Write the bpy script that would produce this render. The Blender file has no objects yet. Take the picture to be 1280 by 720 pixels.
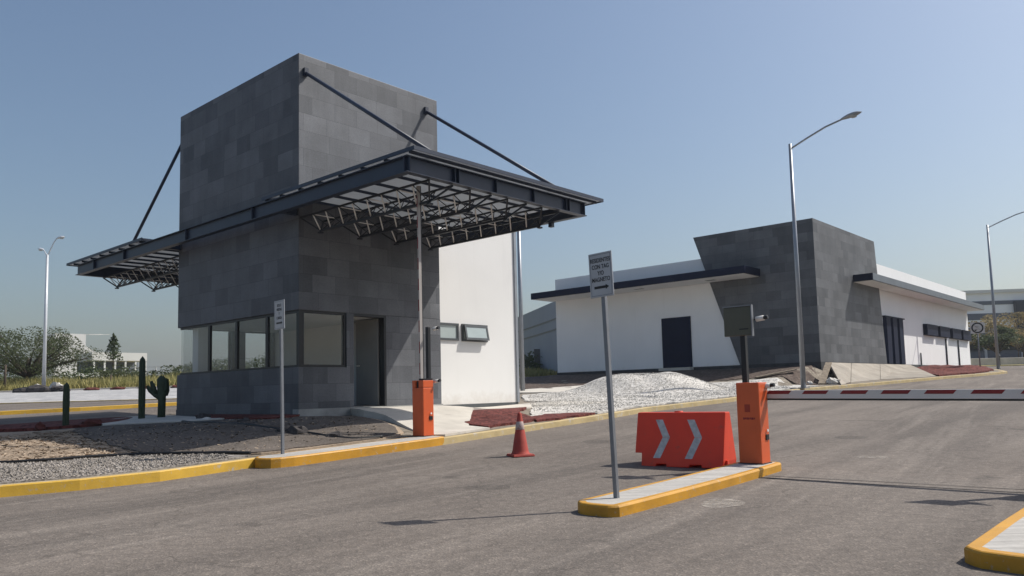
import bpy, math, random
from mathutils import Vector, Matrix, noise
from mathutils.geometry import delaunay_2d_cdt
random.seed(7)
SC = bpy.context.scene
COL = SC.collection
R = math.radians

# ------------------------------------------------------------------ camera
cam_d = bpy.data.cameras.new('camera'); cam = bpy.data.objects.new('camera', cam_d); COL.objects.link(cam)
cam_d.sensor_width = 36.0; cam_d.sensor_fit = 'HORIZONTAL'
cam_d.lens = 977.17 / 1280 * 36
cam_d.shift_y = 43.0 / 1280
cam_d.clip_start = 0.1; cam_d.clip_end = 3000
PITCH, ROLL = .0872238, -.0238421
_f = Vector((0, math.cos(PITCH), math.sin(PITCH))); _u = Vector((0, -math.sin(PITCH), math.cos(PITCH))); _r = Vector((1, 0, 0))
_R = math.cos(ROLL) * _r + math.sin(ROLL) * _u
_U = -math.sin(ROLL) * _r + math.cos(ROLL) * _u
m = Matrix.Identity(4)
for i in range(3):
    m[i][0] = _R[i]; m[i][1] = _U[i]; m[i][2] = -_f[i]
m[0][3], m[1][3], m[2][3] = 0, 0, 1.15
cam.matrix_world = m
SC.camera = cam

# ------------------------------------------------------------------ light
SUN_EL, SUN_AZ = R(49.6), R(15.5)          # azimuth measured from +X towards +Y
sdir = Vector((math.cos(SUN_AZ) * math.cos(SUN_EL), math.sin(SUN_AZ) * math.cos(SUN_EL), math.sin(SUN_EL)))
w = bpy.data.worlds.new('World'); SC.world = w; w.use_nodes = True
nt = w.node_tree; nt.nodes.clear()
sky = nt.nodes.new('ShaderNodeTexSky'); sky.sky_type = 'NISHITA'; sky.sun_disc = False
sky.sun_elevation = SUN_EL; sky.sun_rotation = R(90) - SUN_AZ
sky.altitude = 300; sky.air_density = 1.3; sky.dust_density = 3.6; sky.ozone_density = 3.4
bg = nt.nodes.new('ShaderNodeBackground'); bg.inputs['Strength'].default_value = 0.092
out = nt.nodes.new('ShaderNodeOutputWorld')
nt.links.new(sky.outputs[0], bg.inputs[0]); nt.links.new(bg.outputs[0], out.inputs[0])
sun_d = bpy.data.lights.new('sun', 'SUN'); sun_d.energy = 4.1; sun_d.angle = R(0.5); sun_d.color = (1.0, .95, .87)
sun = bpy.data.objects.new('sun', sun_d); COL.objects.link(sun)
sun.rotation_euler = sdir.to_track_quat('Z', 'Y').to_euler(); sun.location = (20, 10, 40)
SC.view_settings.view_transform = 'Standard'; SC.view_settings.look = 'None'
SC.view_settings.exposure = 0.28; SC.view_settings.gamma = 1.0; SC.view_settings.use_curve_mapping = False
SC.cycles.max_bounces = 6
HAZE = .0004

# ------------------------------------------------------------------ terrain functions
KERB = [(-14,3.6),(-9,7.4),(-6.16,9.47),(-5.47,9.94),(-4.77,10.62),(-4.1,11.7),(-2.55,12.98),(-1.34,14.45),(-0.68,15.36),(0.64,17.2),(1.86,18.83),(3.66,21.5),(6.93,25.0),(11.06,30.1),(13.6,32.2),(17.5,35.6),(21.6,39.2),(25,41.9),(28.3,44.9),(30.5,49.5),(29.5,53)]
AZ = .731902; SA, CA = math.sin(AZ), math.cos(AZ)
GX, GY = -4.66, 17.0         # guard house corner
BX, BY = 14.15, 36.0         # low building corner
def tz(Y):
    k = 1.2; a = (Y - 10) / k
    s = k * (a if a > 30 else math.log1p(math.exp(a)))
    return .042 * s if Y < 100 else .042 * 90 + (Y - 100) * .03
def sst(t):
    t = min(1, max(0, t)); return t * t * (3 - 2 * t)
def dseg(px, py, P):
    best = 1e9
    for (ax, ay), (bx, by) in zip(P, P[1:]):
        dx, dy = bx - ax, by - ay; t = ((px - ax) * dx + (py - ay) * dy) / (dx * dx + dy * dy); t = min(1, max(0, t))
        best = min(best, math.hypot(px - ax - t * dx, py - ay - t * dy))
    return best
def local(px, py, ox, oy):
    dx, dy = px - ox, py - oy; return dx * CA - dy * SA, dx * SA + dy * CA
def world(lx, ly, ox, oy):
    return ox + lx * CA + ly * SA, oy - lx * SA + ly * CA
def drect(x, y, x0, x1, y0, y1):
    return math.hypot(max(x0 - x, 0, x - x1), max(y0 - y, 0, y - y1))
def zb(X, Y):
    base = tz(Y) + .13; dk = dseg(X, Y, KERB)
    x, y = local(X, Y, GX, GY); dg = drect(x, y, -5.78, 0, 0, 7.5)
    z = base + max(0, .68 - base) * sst(1 - dg / 4.5) * sst(dk / 2.2)
    x, y = local(X, Y, BX, BY); dr = drect(x, y, -15.6, 0, 0, 30)
    if x > 0: dr = math.hypot(dr, 7 * sst((x + .1) / .4) * sst((15.5 - y) / 2.5))
    return z + max(0, 1.95 - z) * sst(1 - dr / 7) * sst(dk / 1.6)

# ------------------------------------------------------------------ materials
def new_mat(name):
    m = bpy.data.materials.new(name); m.use_nodes = True
    nt = m.node_tree; b = nt.nodes['Principled BSDF']
    return m, nt, b
def nn(nt, t, **k):
    n = nt.nodes.new(t)
    for a, v in k.items():
        if a in n.inputs: n.inputs[a].default_value = v
        else: setattr(n, a, v)
    return n
def c4(c): return (c[0], c[1], c[2], 1)
def ramp(nt, fac, stops):
    r = nt.nodes.new('ShaderNodeValToRGB')
    e = r.color_ramp.elements
    while len(e) < len(stops): e.new(.5)
    for el, (p, c) in zip(e, stops): el.position = p; el.color = c4(c)
    nt.links.new(fac, r.inputs[0]); return r.outputs[0]
def mixc(nt, fac, a, b, mode='MIX'):
    x = nt.nodes.new('ShaderNodeMix'); x.data_type = 'RGBA'; x.blend_type = mode
    for s, v in ((x.inputs[0], fac), (x.inputs[6], a), (x.inputs[7], b)):
        if hasattr(v, 'links'): nt.links.new(v, s)
        elif isinstance(v, (int, float)): s.default_value = v
        else: s.default_value = c4(v)
    return x.outputs[2]
def coords(nt, kind='Object', scale=(1, 1, 1), rot=(0, 0, 0)):
    t = nt.nodes.new('ShaderNodeTexCoord'); mp = nt.nodes.new('ShaderNodeMapping')
    mp.inputs['Scale'].default_value = scale; mp.inputs['Rotation'].default_value = rot
    nt.links.new(t.outputs[kind], mp.inputs[0]); return mp.outputs[0]
def noise_n(nt, co, scale, detail=4, rough=.55):
    n = nn(nt, 'ShaderNodeTexNoise', Scale=scale, Detail=detail, Roughness=rough); nt.links.new(co, n.inputs['Vector']); return n.outputs['Fac']
def vor(nt, co, scale, feature='F1', what='Distance'):
    n = nt.nodes.new('ShaderNodeTexVoronoi'); n.feature = feature; n.inputs['Scale'].default_value = scale
    nt.links.new(co, n.inputs['Vector']); return n.outputs[what]
def along(nt, ang, sx, sy, kind='Object'):      # coordinates stretched along a bearing in the ground plane
    a = coords(nt, kind, (1, 1, 1), (0, 0, -ang)); mp = nt.nodes.new('ShaderNodeMapping'); mp.inputs['Scale'].default_value = (sx, sy, 1)
    nt.links.new(a, mp.inputs[0]); return mp.outputs[0]
def bump(nt, b, h, strength=.3, dist=.01):
    n = nn(nt, 'ShaderNodeBump', Strength=strength, Distance=dist); nt.links.new(h, n.inputs['Height']); nt.links.new(n.outputs[0], b.inputs['Normal'])
def mul(c, k): return tuple(min(1, x * k) for x in c[:3])

def M_basic(name, col, rough=.7, var=.12, scale=3, metal=0, bs=0, bscale=80, spec=.4, dirt=None, kind='Object'):
    m, nt, b = new_mat(name); co = coords(nt, kind)
    c = ramp(nt, noise_n(nt, co, scale, 5), [(.3, mul(col, 1 - var)), (.7, mul(col, 1 + var))])
    if dirt:
        f = ramp(nt, noise_n(nt, co, scale * 2.7, 7, .65), [(dirt[1], (0, 0, 0)), (dirt[1] + .12, (1, 1, 1))])
        c = mixc(nt, f, c, dirt[0])
    nt.links.new(c, b.inputs['Base Color'])
    b.inputs['Roughness'].default_value = rough; b.inputs['Metallic'].default_value = metal
    b.inputs['Specular IOR Level'].default_value = spec
    if bs: bump(nt, b, noise_n(nt, co, bscale, 3), bs, .004)
    return m

def M_asphalt():
    m, nt, b = new_mat('asphalt'); co = coords(nt)
    big = ramp(nt, noise_n(nt, co, .35, 5), [(.3, (.145, .126, .112)), (.7, (.200, .176, .157))])
    st = along(nt, R(50), .09, 1.0)     # wheel wear along the lanes
    big = mixc(nt, ramp(nt, noise_n(nt, st, .9, 4, .6), [(.42, (0, 0, 0)), (.64, (.85, .85, .85))]), big, (.112, .099, .090))
    st2 = along(nt, R(56), .07, 1.3)
    big = mixc(nt, ramp(nt, noise_n(nt, st2, 1.6, 5, .65), [(.52, (0, 0, 0)), (.72, (.6, .6, .6))]), big, (.250, .222, .198))
    sp = vor(nt, co, 70, what='Color')
    sep = nt.nodes.new('ShaderNodeSeparateColor'); nt.links.new(sp, sep.inputs[0])
    stone = ramp(nt, sep.outputs[0], [(0, (.76, .76, .76)), (.6, (.96, .94, .92)), (.9, (1.08, 1.06, 1.02)), (1, (1.5, 1.45, 1.4))])
    c = mixc(nt, 1.0, big, stone, 'MULTIPLY')
    fn = ramp(nt, noise_n(nt, co, 9, 6, .7), [(.3, (.8, .8, .8)), (.7, (1.2, 1.2, 1.2))])
    c = mixc(nt, 1.0, c, fn, 'MULTIPLY')
    # fine hair cracks
    wv = nt.nodes.new('ShaderNodeVectorMath'); wv.operation = 'ADD'
    nz = nn(nt, 'ShaderNodeTexNoise', Scale=1.3, Detail=4.0); nt.links.new(co, nz.inputs['Vector'])
    nt.links.new(co, wv.inputs[0]); nt.links.new(nz.outputs['Color'], wv.inputs[1])
    cr = vor(nt, wv.outputs[0], .22, 'DISTANCE_TO_EDGE')
    c = mixc(nt, ramp(nt, cr, [(.0, (.35, .35, .35)), (.003, (0, 0, 0))]), c, (.03, .027, .025))
    sp2 = ramp(nt, noise_n(nt, co, 1.7, 7, .7), [(.70, (0, 0, 0)), (.76, (.5, .5, .5))])
    c = mixc(nt, sp2, c, (.22, .20, .18))
    dk = ramp(nt, noise_n(nt, coords(nt, scale=(1, 1, 1), rot=(0, 0, 1)), .9, 6, .65), [(.62, (0, 0, 0)), (.72, (.55, .55, .55))])
    c = mixc(nt, dk, c, (.055, .05, .046))
    nt.links.new(c, b.inputs['Base Color']); b.inputs['Roughness'].default_value = .9; b.inputs['Specular IOR Level'].default_value = .2
    bump(nt, b, vor(nt, co, 70), .5, .006)
    return m

def M_stone(name, dark, light, sc=(1, 1, 1)):
    m, nt, b = new_mat(name); co = coords(nt, 'UV', sc)
    br = nt.nodes.new('ShaderNodeTexBrick'); nt.links.new(co, br.inputs['Vector'])
    br.inputs['Scale'].default_value = 1; br.inputs['Brick Width'].default_value = .62; br.inputs['Row Height'].default_value = .405
    br.inputs['Mortar Size'].default_value = .004; br.inputs['Mortar Smooth'].default_value = .2; br.inputs['Bias'].default_value = -.1
    br.offset = .37; br.offset_frequency = 2; br.squash = 1.35; br.squash_frequency = 3
    br.inputs['Color1'].default_value = (0, 0, 0, 1); br.inputs['Color2'].default_value = (1, 1, 1, 1); br.inputs['Mortar'].default_value = (.15, .15, .15, 1)
    md = tuple((a + c) / 2 for a, c in zip(dark, light))
    c = ramp(nt, br.outputs['Color'], [(0, dark), (.45, md), (.8, mul(md, 1.12)), (1, light)])
    n1 = ramp(nt, noise_n(nt, co, 1.1, 6, .6), [(.3, (.78, .78, .78)), (.7, (1.22, 1.22, 1.22))])
    c = mixc(nt, 1.0, c, n1, 'MULTIPLY')
    n2 = ramp(nt, noise_n(nt, co, 28, 5, .7), [(.3, (.82, .82, .82)), (.7, (1.18, 1.18, 1.18))])
    c = mixc(nt, 1.0, c, n2, 'MULTIPLY')
    chalk = ramp(nt, noise_n(nt, coords(nt, 'UV', (1, .7, 1)), 2.3, 7, .7), [(.62, (0, 0, 0)), (.8, (.35, .35, .35))])
    c = mixc(nt, chalk, c, mul(light, 1.5))
    ws = coords(nt, 'UV', (sc[0] * 3.0, sc[1] * .22, 1))            # rain streaks down the wall
    c = mixc(nt, ramp(nt, noise_n(nt, ws, 1.0, 6, .65), [(.52, (0, 0, 0)), (.78, (.30, .30, .30))]), c, mul(light, 1.25))
    c = mixc(nt, br.outputs['Fac'], c, mul(dark, .7))
    nt.links.new(c, b.inputs['Base Color']); b.inputs['Roughness'].default_value = .58; b.inputs['Specular IOR Level'].default_value = .42
    h = nt.nodes.new('ShaderNodeMath'); h.operation = 'SUBTRACT'
    hh = nt.nodes.new('ShaderNodeMath'); hh.operation = 'ADD'; nt.links.new(noise_n(nt, co, 18, 6, .65), hh.inputs[0]); nt.links.new(br.outputs['Color'], hh.inputs[1])
    nt.links.new(hh.outputs[0], h.inputs[0]); nt.links.new(br.outputs['Fac'], h.inputs[1])
    bump(nt, b, h.outputs[0], .35, .006)
    return m

def M_gravel(name, cols, scale, rough=.9, big=None):
    m, nt, b = new_mat(name); co = coords(nt)
    wv = nt.nodes.new('ShaderNodeSeparateColor'); nt.links.new(vor(nt, co, scale, what='Color'), wv.inputs[0])
    n = len(cols)
    c = ramp(nt, wv.outputs[0], [(i / (n - 1), k) for i, k in enumerate(cols)])
    d = vor(nt, co, scale)
    gap = ramp(nt, d, [(.5, (0, 0, 0)), (.85, (1, 1, 1))])
    c = mixc(nt, gap, c, mul(cols[0], .82))
    p = ramp(nt, noise_n(nt, co, .8, 5), [(.3, (.82, .82, .82)), (.7, (1.15, 1.15, 1.15))])
    c = mixc(nt, 1.0, c, p, 'MULTIPLY')
    if big: c = mixc(nt, ramp(nt, noise_n(nt, co, .6, 6, .65), [(.55, (0, 0, 0)), (.7, (.7, .7, .7))]), c, big)
    nt.links.new(c, b.inputs['Base Color']); b.inputs['Roughness'].default_value = rough; b.inputs['Specular IOR Level'].default_value = .2
    bump(nt, b, d, .2, .06 / scale)
    return m

def M_mulch(name, cols, sc=30):
    m, nt, b = new_mat(name)
    co = along(nt, .5, .3, 1); co2 = along(nt, 1.9, .3, 1)
    f = nt.nodes.new('ShaderNodeMath'); f.operation = 'MAXIMUM'
    nt.links.new(noise_n(nt, co, sc, 5, .7), f.inputs[0]); nt.links.new(noise_n(nt, co2, sc, 5, .7), f.inputs[1])
    c = ramp(nt, f.outputs[0], [(.4, cols[0]), (.55, cols[1]), (.72, cols[2])])
    p = ramp(nt, noise_n(nt, coords(nt), 1.2, 5), [(.3, (.75, .75, .75)), (.7, (1.2, 1.2, 1.2))])
    c = mixc(nt, 1.0, c, p, 'MULTIPLY')
    nt.links.new(c, b.inputs['Base Color']); b.inputs['Roughness'].default_value = .95; b.inputs['Specular IOR Level'].default_value = .1
    bump(nt, b, f.outputs[0], .5, .012)
    return m

def M_broom(name, col):          # concrete with a broom finish across the island
    m, nt, b = new_mat(name); co = coords(nt)
    st = coords(nt, scale=(1, 14, 1), rot=(0, 0, R(0)))
    c = ramp(nt, noise_n(nt, st, 1.1, 3), [(.35, mul(col, .78)), (.65, mul(col, 1.1))])
    c = mixc(nt, 1.0, c, ramp(nt, noise_n(nt, co, 14, 6, .7), [(.3, (.85, .85, .85)), (.7, (1.1, 1.1, 1.1))]), 'MULTIPLY')
    nt.links.new(c, b.inputs['Base Color']); b.inputs['Roughness'].default_value = .85
    bump(nt, b, noise_n(nt, st, 9, 3), .3, .01)
    return m

def M_paint(name, col, wear, under=(.36, .33, .29), rough=.55):
    m, nt, b = new_mat(name); co = coords(nt)
    f = ramp(nt, noise_n(nt, co, 5, 9, .72), [(1 - wear, (0, 0, 0)), (1 - wear + .06, (.85, .85, .85))])
    c = ramp(nt, noise_n(nt, co, 2.2, 6, .65), [(.3, mul(col, .8)), (.7, mul(col, 1.15))])
    rub = ramp(nt, noise_n(nt, coords(nt, scale=(.6, .6, 3)), 1.3, 7, .7), [(.56, (0, 0, 0)), (.72, (.55, .55, .55))])
    c = mixc(nt, rub, c, mul(col, .42)); c = mixc(nt, ramp(nt, noise_n(nt, co, 30, 4, .7), [(.62, (0, 0, 0)), (.7, (.6, .6, .6))]), c, under)
    nt.links.new(mixc(nt, f, c, under), b.inputs['Base Color']); b.inputs['Roughness'].default_value = rough
    bump(nt, b, noise_n(nt, co, 45, 4), .25, .006)
    return m

def M_glass(name, tint=(.90, .91, .915), refl=.35):
    m, nt, b = new_mat(name); nt.nodes.remove(b)
    tr = nt.nodes.new('ShaderNodeBsdfTransparent'); tr.inputs[0].default_value = c4(tint)
    gl = nt.nodes.new('ShaderNodeBsdfGlossy'); gl.inputs['Roughness'].default_value = .02
    fr = nt.nodes.new('ShaderNodeLayerWeight'); fr.inputs[0].default_value = .5
    pw = nt.nodes.new('ShaderNodeMath'); pw.operation = 'POWER'; pw.inputs[1].default_value = 4.0
    nt.links.new(fr.outputs['Facing'], pw.inputs[0])
    a = nt.nodes.new('ShaderNodeMath'); a.operation = 'MULTIPLY_ADD'; a.inputs[1].default_value = .7; a.inputs[2].default_value = refl * .1
    nt.links.new(pw.outputs[0], a.inputs[0])
    mx = nt.nodes.new('ShaderNodeMixShader'); nt.links.new(a.outputs[0], mx.inputs[0]); nt.links.new(tr.outputs[0], mx.inputs[1]); nt.links.new(gl.outputs[0], mx.inputs[2])
    nt.links.new(mx.outputs[0], nt.nodes['Material Output'].inputs[0])
    return m

def M_leaf(name, cols, scale=1.2):
    m, nt, b = new_mat(name); co = coords(nt)
    c = ramp(nt, noise_n(nt, co, scale, 4, .7), [(.3, cols[0]), (.5, cols[1]), (.7, cols[2])])
    c2 = ramp(nt, noise_n(nt, co, 23, 2), [(.35, (.7, .7, .7)), (.65, (1.3, 1.3, 1.3))])
    nt.links.new(mixc(nt, 1.0, c, c2, 'MULTIPLY'), b.inputs['Base Color']); b.inputs['Roughness'].default_value = .7
    b.inputs['Specular IOR Level'].default_value = .2
    tl = nt.nodes.new('ShaderNodeBsdfTranslucent'); tl.inputs[0].default_value = c4(mul(cols[2], 1.0))
    mx = nt.nodes.new('ShaderNodeMixShader'); mx.inputs[0].default_value = .25
    nt.links.new(b.outputs[0], mx.inputs[1]); nt.links.new(tl.outputs[0], mx.inputs[2]); nt.links.new(mx.outputs[0], nt.nodes['Material Output'].inputs[0])
    return m

def M_polycarb():                  # milky roof sheet, lets a little light through
    m, nt, b = new_mat('roof_sheet_milky'); co = coords(nt)
    c = ramp(nt, noise_n(nt, co, 1.5, 5), [(.3, (.30, .32, .35)), (.7, (.40, .42, .45))])
    nt.links.new(c, b.inputs['Base Color']); b.inputs['Roughness'].default_value = .45
    tl = nt.nodes.new('ShaderNodeBsdfTranslucent'); tl.inputs[0].default_value = (.72, .75, .78, 1)
    mx = nt.nodes.new('ShaderNodeMixShader'); mx.inputs[0].default_value = .34
    nt.links.new(b.outputs[0], mx.inputs[1]); nt.links.new(tl.outputs[0], mx.inputs[2]); nt.links.new(mx.outputs[0], nt.nodes['Material Output'].inputs[0])
    return m

ASPH = M_asphalt()
STONE = M_stone('grey_stone_cladding', (.072, .077, .088), (.138, .144, .158))
STONE2 = M_stone('dark_stone_cladding', (.066, .070, .078), (.128, .133, .143), (.86, .93, 1))
def M_render(name, col):
    m, nt, b = new_mat(name); co = coords(nt); ws = coords(nt, scale=(2.2, 2.2, .16))
    c = ramp(nt, noise_n(nt, co, .6, 5), [(.3, mul(col, .965)), (.7, mul(col, 1.02))])
    c = mixc(nt, ramp(nt, noise_n(nt, ws, 1.0, 7, .7), [(.54, (0, 0, 0)), (.85, (.22, .22, .22))]), c, mul(col, .68))
    sep = nt.nodes.new('ShaderNodeSeparateXYZ'); nt.links.new(co, sep.inputs[0])
    sp = nt.nodes.new('ShaderNodeMath'); sp.operation = 'MULTIPLY_ADD'; sp.inputs[1].default_value = .9
    nt.links.new(noise_n(nt, co, 3.0, 6, .7), sp.inputs[0]); nt.links.new(sep.outputs['Z'], sp.inputs[2])
    c = mixc(nt, ramp(nt, sp.outputs[0], [(.62, (.35, .35, .35)), (1.05, (0, 0, 0))]), c, (.42, .36, .29))     # mud splashed up from the ground
    nt.links.new(c, b.inputs['Base Color']); b.inputs['Roughness'].default_value = .9; b.inputs['Specular IOR Level'].default_value = .2
    bump(nt, b, noise_n(nt, co, 45, 4), .15, .005); return m
WHITE = M_render('white_stucco', (.755, .75, .735))
WHITE2 = M_render('white_render', (.82, .82, .815))
PLINTH = M_basic('plinth_concrete', (.30, .30, .29), .9, .2, 3, bs=.2, bscale=50)
DARKPL = M_basic('dark_plinth', (.055, .055, .058), .9, .2, 3)
STEEL = M_basic('navy_painted_steel', (.016, .025, .050), .45, .15, 2, spec=.5)
CHORD = M_basic('dark_truss_steel', (.022, .026, .035), .5, .15, 2)
GALV = M_basic('galvanised_rod', (.78, .76, .73), .45, .12, 5)
POLY = M_polycarb()
BLACK = M_basic('black_metal', (.012, .013, .016), .45, .2, 4)
FRAME = M_basic('window_frame_black', (.015, .016, .019), .4, .15, 4)
GFRAME = M_basic('window_frame_grey', (.075, .082, .088), .4, .15, 4)
NAVY = M_basic('navy_painted_metal', (.009, .014, .036), .65, .12, 2, spec=.12)
FASC = M_basic('awning_fascia', (.11, .13, .155), .5, .1, 1.5)
INNER = M_basic('interior_plaster', (.74, .73, .70), .9, .05, 1)
INDARK = M_basic('door_leaf_grey', (.26, .255, .24), .6, .1, 1.5)
FLOORM = M_basic('floor_tile', (.28, .27, .25), .5, .1, 2)
GLASS = M_glass('pane_glass'); FROST = M_basic('frosted_pane', (.36, .42, .42), .15, .06, 1.5, spec=.8)
DKGLASS = M_basic('dark_pane', (.018, .023, .040), .3, .1, 1, spec=.25)
CONC = M_basic('concrete', (.52, .485, .43), .9, .14, 1.6, bs=.3, bscale=35, dirt=((.28, .24, .2), .62))
CONC2 = M_basic('slab_concrete', (.30, .27, .23), .9, .22, 1.1, bs=.3, bscale=30, dirt=((.25, .21, .17), .58))
BROOM = M_broom('broomed_concrete', (.42, .40, .37))
YEL = M_paint('yellow_kerb_paint', (.52, .255, .014), .40)
YEL2 = M_paint('sunbleached_yellow_kerb_paint', (.54, .325, .032), .41)
PALE = M_paint('faded_kerb_paint', (.44, .34, .17), .45, (.42, .38, .31), .8)
ORANGE = M_basic('orange_enamel', (.62, .105, .028), .35, .07, 3, spec=.5, dirt=((.42, .09, .035), .68))
PLASTIC = M_basic('orange_red_plastic', (.72, .075, .035), .45, .08, 3, spec=.4, dirt=((.50, .10, .06), .60))
_nt = PLASTIC.node_tree; _tl = _nt.nodes.new('ShaderNodeBsdfTranslucent'); _tl.inputs[0].default_value = (.75, .07, .03, 1)
_mx = _nt.nodes.new('ShaderNodeMixShader'); _mx.inputs[0].default_value = .22
_nt.links.new(_nt.nodes['Principled BSDF'].outputs[0], _mx.inputs[1]); _nt.links.new(_tl.outputs[0], _mx.inputs[2]); _nt.links.new(_mx.outputs[0], _nt.nodes['Material Output'].inputs[0])
CONEM = M_basic('faded_red_rubber', (.34, .05, .035), .7, .15, 6, dirt=((.22, .06, .05), .58))
REFL = M_basic('grey_reflective_tape', (.50, .50, .50), .5, .25, 14, dirt=((.5, .12, .07), .66))
COLLAR = M_basic('white_reflective_collar', (.42, .33, .30), .5, .2, 8, dirt=((.3, .1, .08), .55))
POSTM = M_basic('grey_painted_post', (.20, .21, .23), .45, .12, 4, metal=.4)
LAMPM = M_basic('lamp_pole_grey', (.28, .30, .33), .4, .1, 2, metal=.4)
LAMPL = M_basic('lamp_pole_light', (.55, .57, .60), .4, .08, 2, metal=.2)
LENS = M_basic('lamp_lens', (.35, .36, .36), .25, .1, 3)
PLATE = M_basic('sign_plate', (.40, .41, .43), .45, .06, 4, metal=.2)
INK = M_basic('black_sign_ink', (.012, .012, .013), .5, .1, 4)
BOXM = M_basic('olive_grey_box', (.088, .090, .068), .55, .1, 3)
CAMW = M_basic('white_camera_shell', (.70, .68, .64), .4, .06, 4)
ARMW = M_basic('barrier_arm_white', (.62, .60, .58), .45, .06, 2, dirt=((.4, .36, .32), .66))
ARMR = M_basic('barrier_arm_red', (.22, .018, .022), .45, .1, 3)
ARMG = M_basic('barrier_arm_grey', (.36, .33, .31), .5, .1, 3)
SOIL = M_gravel('dry_soil', [(.17, .145, .115), (.22, .19, .155), (.27, .235, .19)], 9)
DARKSOIL = M_gravel('dark_soil', [(.07, .05, .042), (.10, .075, .062), (.14, .11, .09)], 9)
WGRAV = M_gravel('white_gravel', [(.40, .38, .35), (.54, .52, .485), (.64, .615, .58), (.47, .45, .42)], 12)
GGRAV = M_gravel('grey_gravel', [(.20, .178, .155), (.31, .28, .25), (.40, .365, .33), (.25, .225, .20)], 30)
RGRAV = M_gravel('red_volcanic_gravel', [(.07, .018, .016), (.13, .035, .03), (.18, .055, .045), (.10, .03, .026)], 14)
MULCH = M_mulch('straw_mulch', [(.27, .205, .150), (.37, .29, .215), (.47, .385, .295)], 40)
SHADEMULCH = M_mulch('painted_shade_mulch', [(.085, .072, .062), (.13, .112, .098), (.19, .165, .145)], 40)  # same mulch with shade put into its colour
DRYGRASS = M_leaf('dry_grass_blades', [(.27, .235, .085), (.37, .325, .13), (.27, .27, .11)], .35)
FIELD = M_gravel('dry_field', [(.20, .17, .07), (.26, .22, .09), (.18, .17, .07)], 6)
PAVE = M_gravel('pale_paving', [(.36, .36, .36), (.44, .43, .42), (.30, .30, .31)], 3)
BARK = M_basic('bark', (.075, .058, .045), .95, .25, 6, bs=.6, bscale=25)
CACT = M_basic('cactus_skin', (.035, .055, .030), .6, .25, 9, bs=.4, bscale=40)
LEAF1 = M_leaf('mesquite_leaves', [(.046, .058, .026), (.076, .094, .042), (.112, .130, .062)])
LEAF2 = M_leaf('green_leaves', [(.042, .058, .028), (.068, .092, .040), (.100, .125, .058)])
LEAF3 = M_leaf('ochre_leaves', [(.20, .155, .075), (.28, .22, .11), (.36, .29, .15)])
FARW = M_basic('far_white_wall', (.62, .62, .61), .9, .04, .2)
FARG = M_basic('far_grey_wall', (.48, .50, .54), .9, .06, .2)
FARP = M_basic('far_pale_wall', (.80, .82, .86), .9, .05, .2)
FARD = M_basic('far_dark_band', (.10, .115, .15), .6, .1, .2)
WHS = M_basic('warehouse_metal', (.25, .28, .33), .7, .06, .4)
ROCK = M_basic('dark_rock', (.05, .045, .045), .9, .3, 5, bs=.6, bscale=12)
ROCKR = M_basic('red_rock', (.10, .028, .022), .9, .3, 6, bs=.6, bscale=12)
ROCKW = M_basic('white_rock', (.60, .57, .52), .9, .12, 5, bs=.5, bscale=12)
def M_film(name, col, amount):            # thin stain that lets the road show through
    m, nt, b = new_mat(name); co = coords(nt); tr = nt.nodes.new('ShaderNodeBsdfTransparent')
    nt.links.new(ramp(nt, noise_n(nt, co, 6, 6, .7), [(.3, mul(col, .8)), (.7, mul(col, 1.2))]), b.inputs['Base Color']); b.inputs['Roughness'].default_value = .85
    mx = nt.nodes.new('ShaderNodeMixShader'); nt.links.new(ramp(nt, noise_n(nt, co, 9, 8, .75), [(.38, (0, 0, 0)), (.62, (amount, amount, amount))]), mx.inputs[0])
    nt.links.new(tr.outputs[0], mx.inputs[1]); nt.links.new(b.outputs[0], mx.inputs[2]); nt.links.new(mx.outputs[0], nt.nodes['Material Output'].inputs[0]); return m
SPILL = M_film('cement_spill', (.42, .38, .33), .6); OILM = M_film('oil_stain', (.06, .054, .05), .32)
SEAM = M_basic('bitumen_seam', (.055, .050, .046), .9, .3, 9)
HOSE = M_basic('black_hose', (.012, .012, .013), .5, .1, 5)
WOOD = M_basic('grey_timber', (.26, .21, .155), .85, .25, 7, bs=.4, bscale=30)

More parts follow.
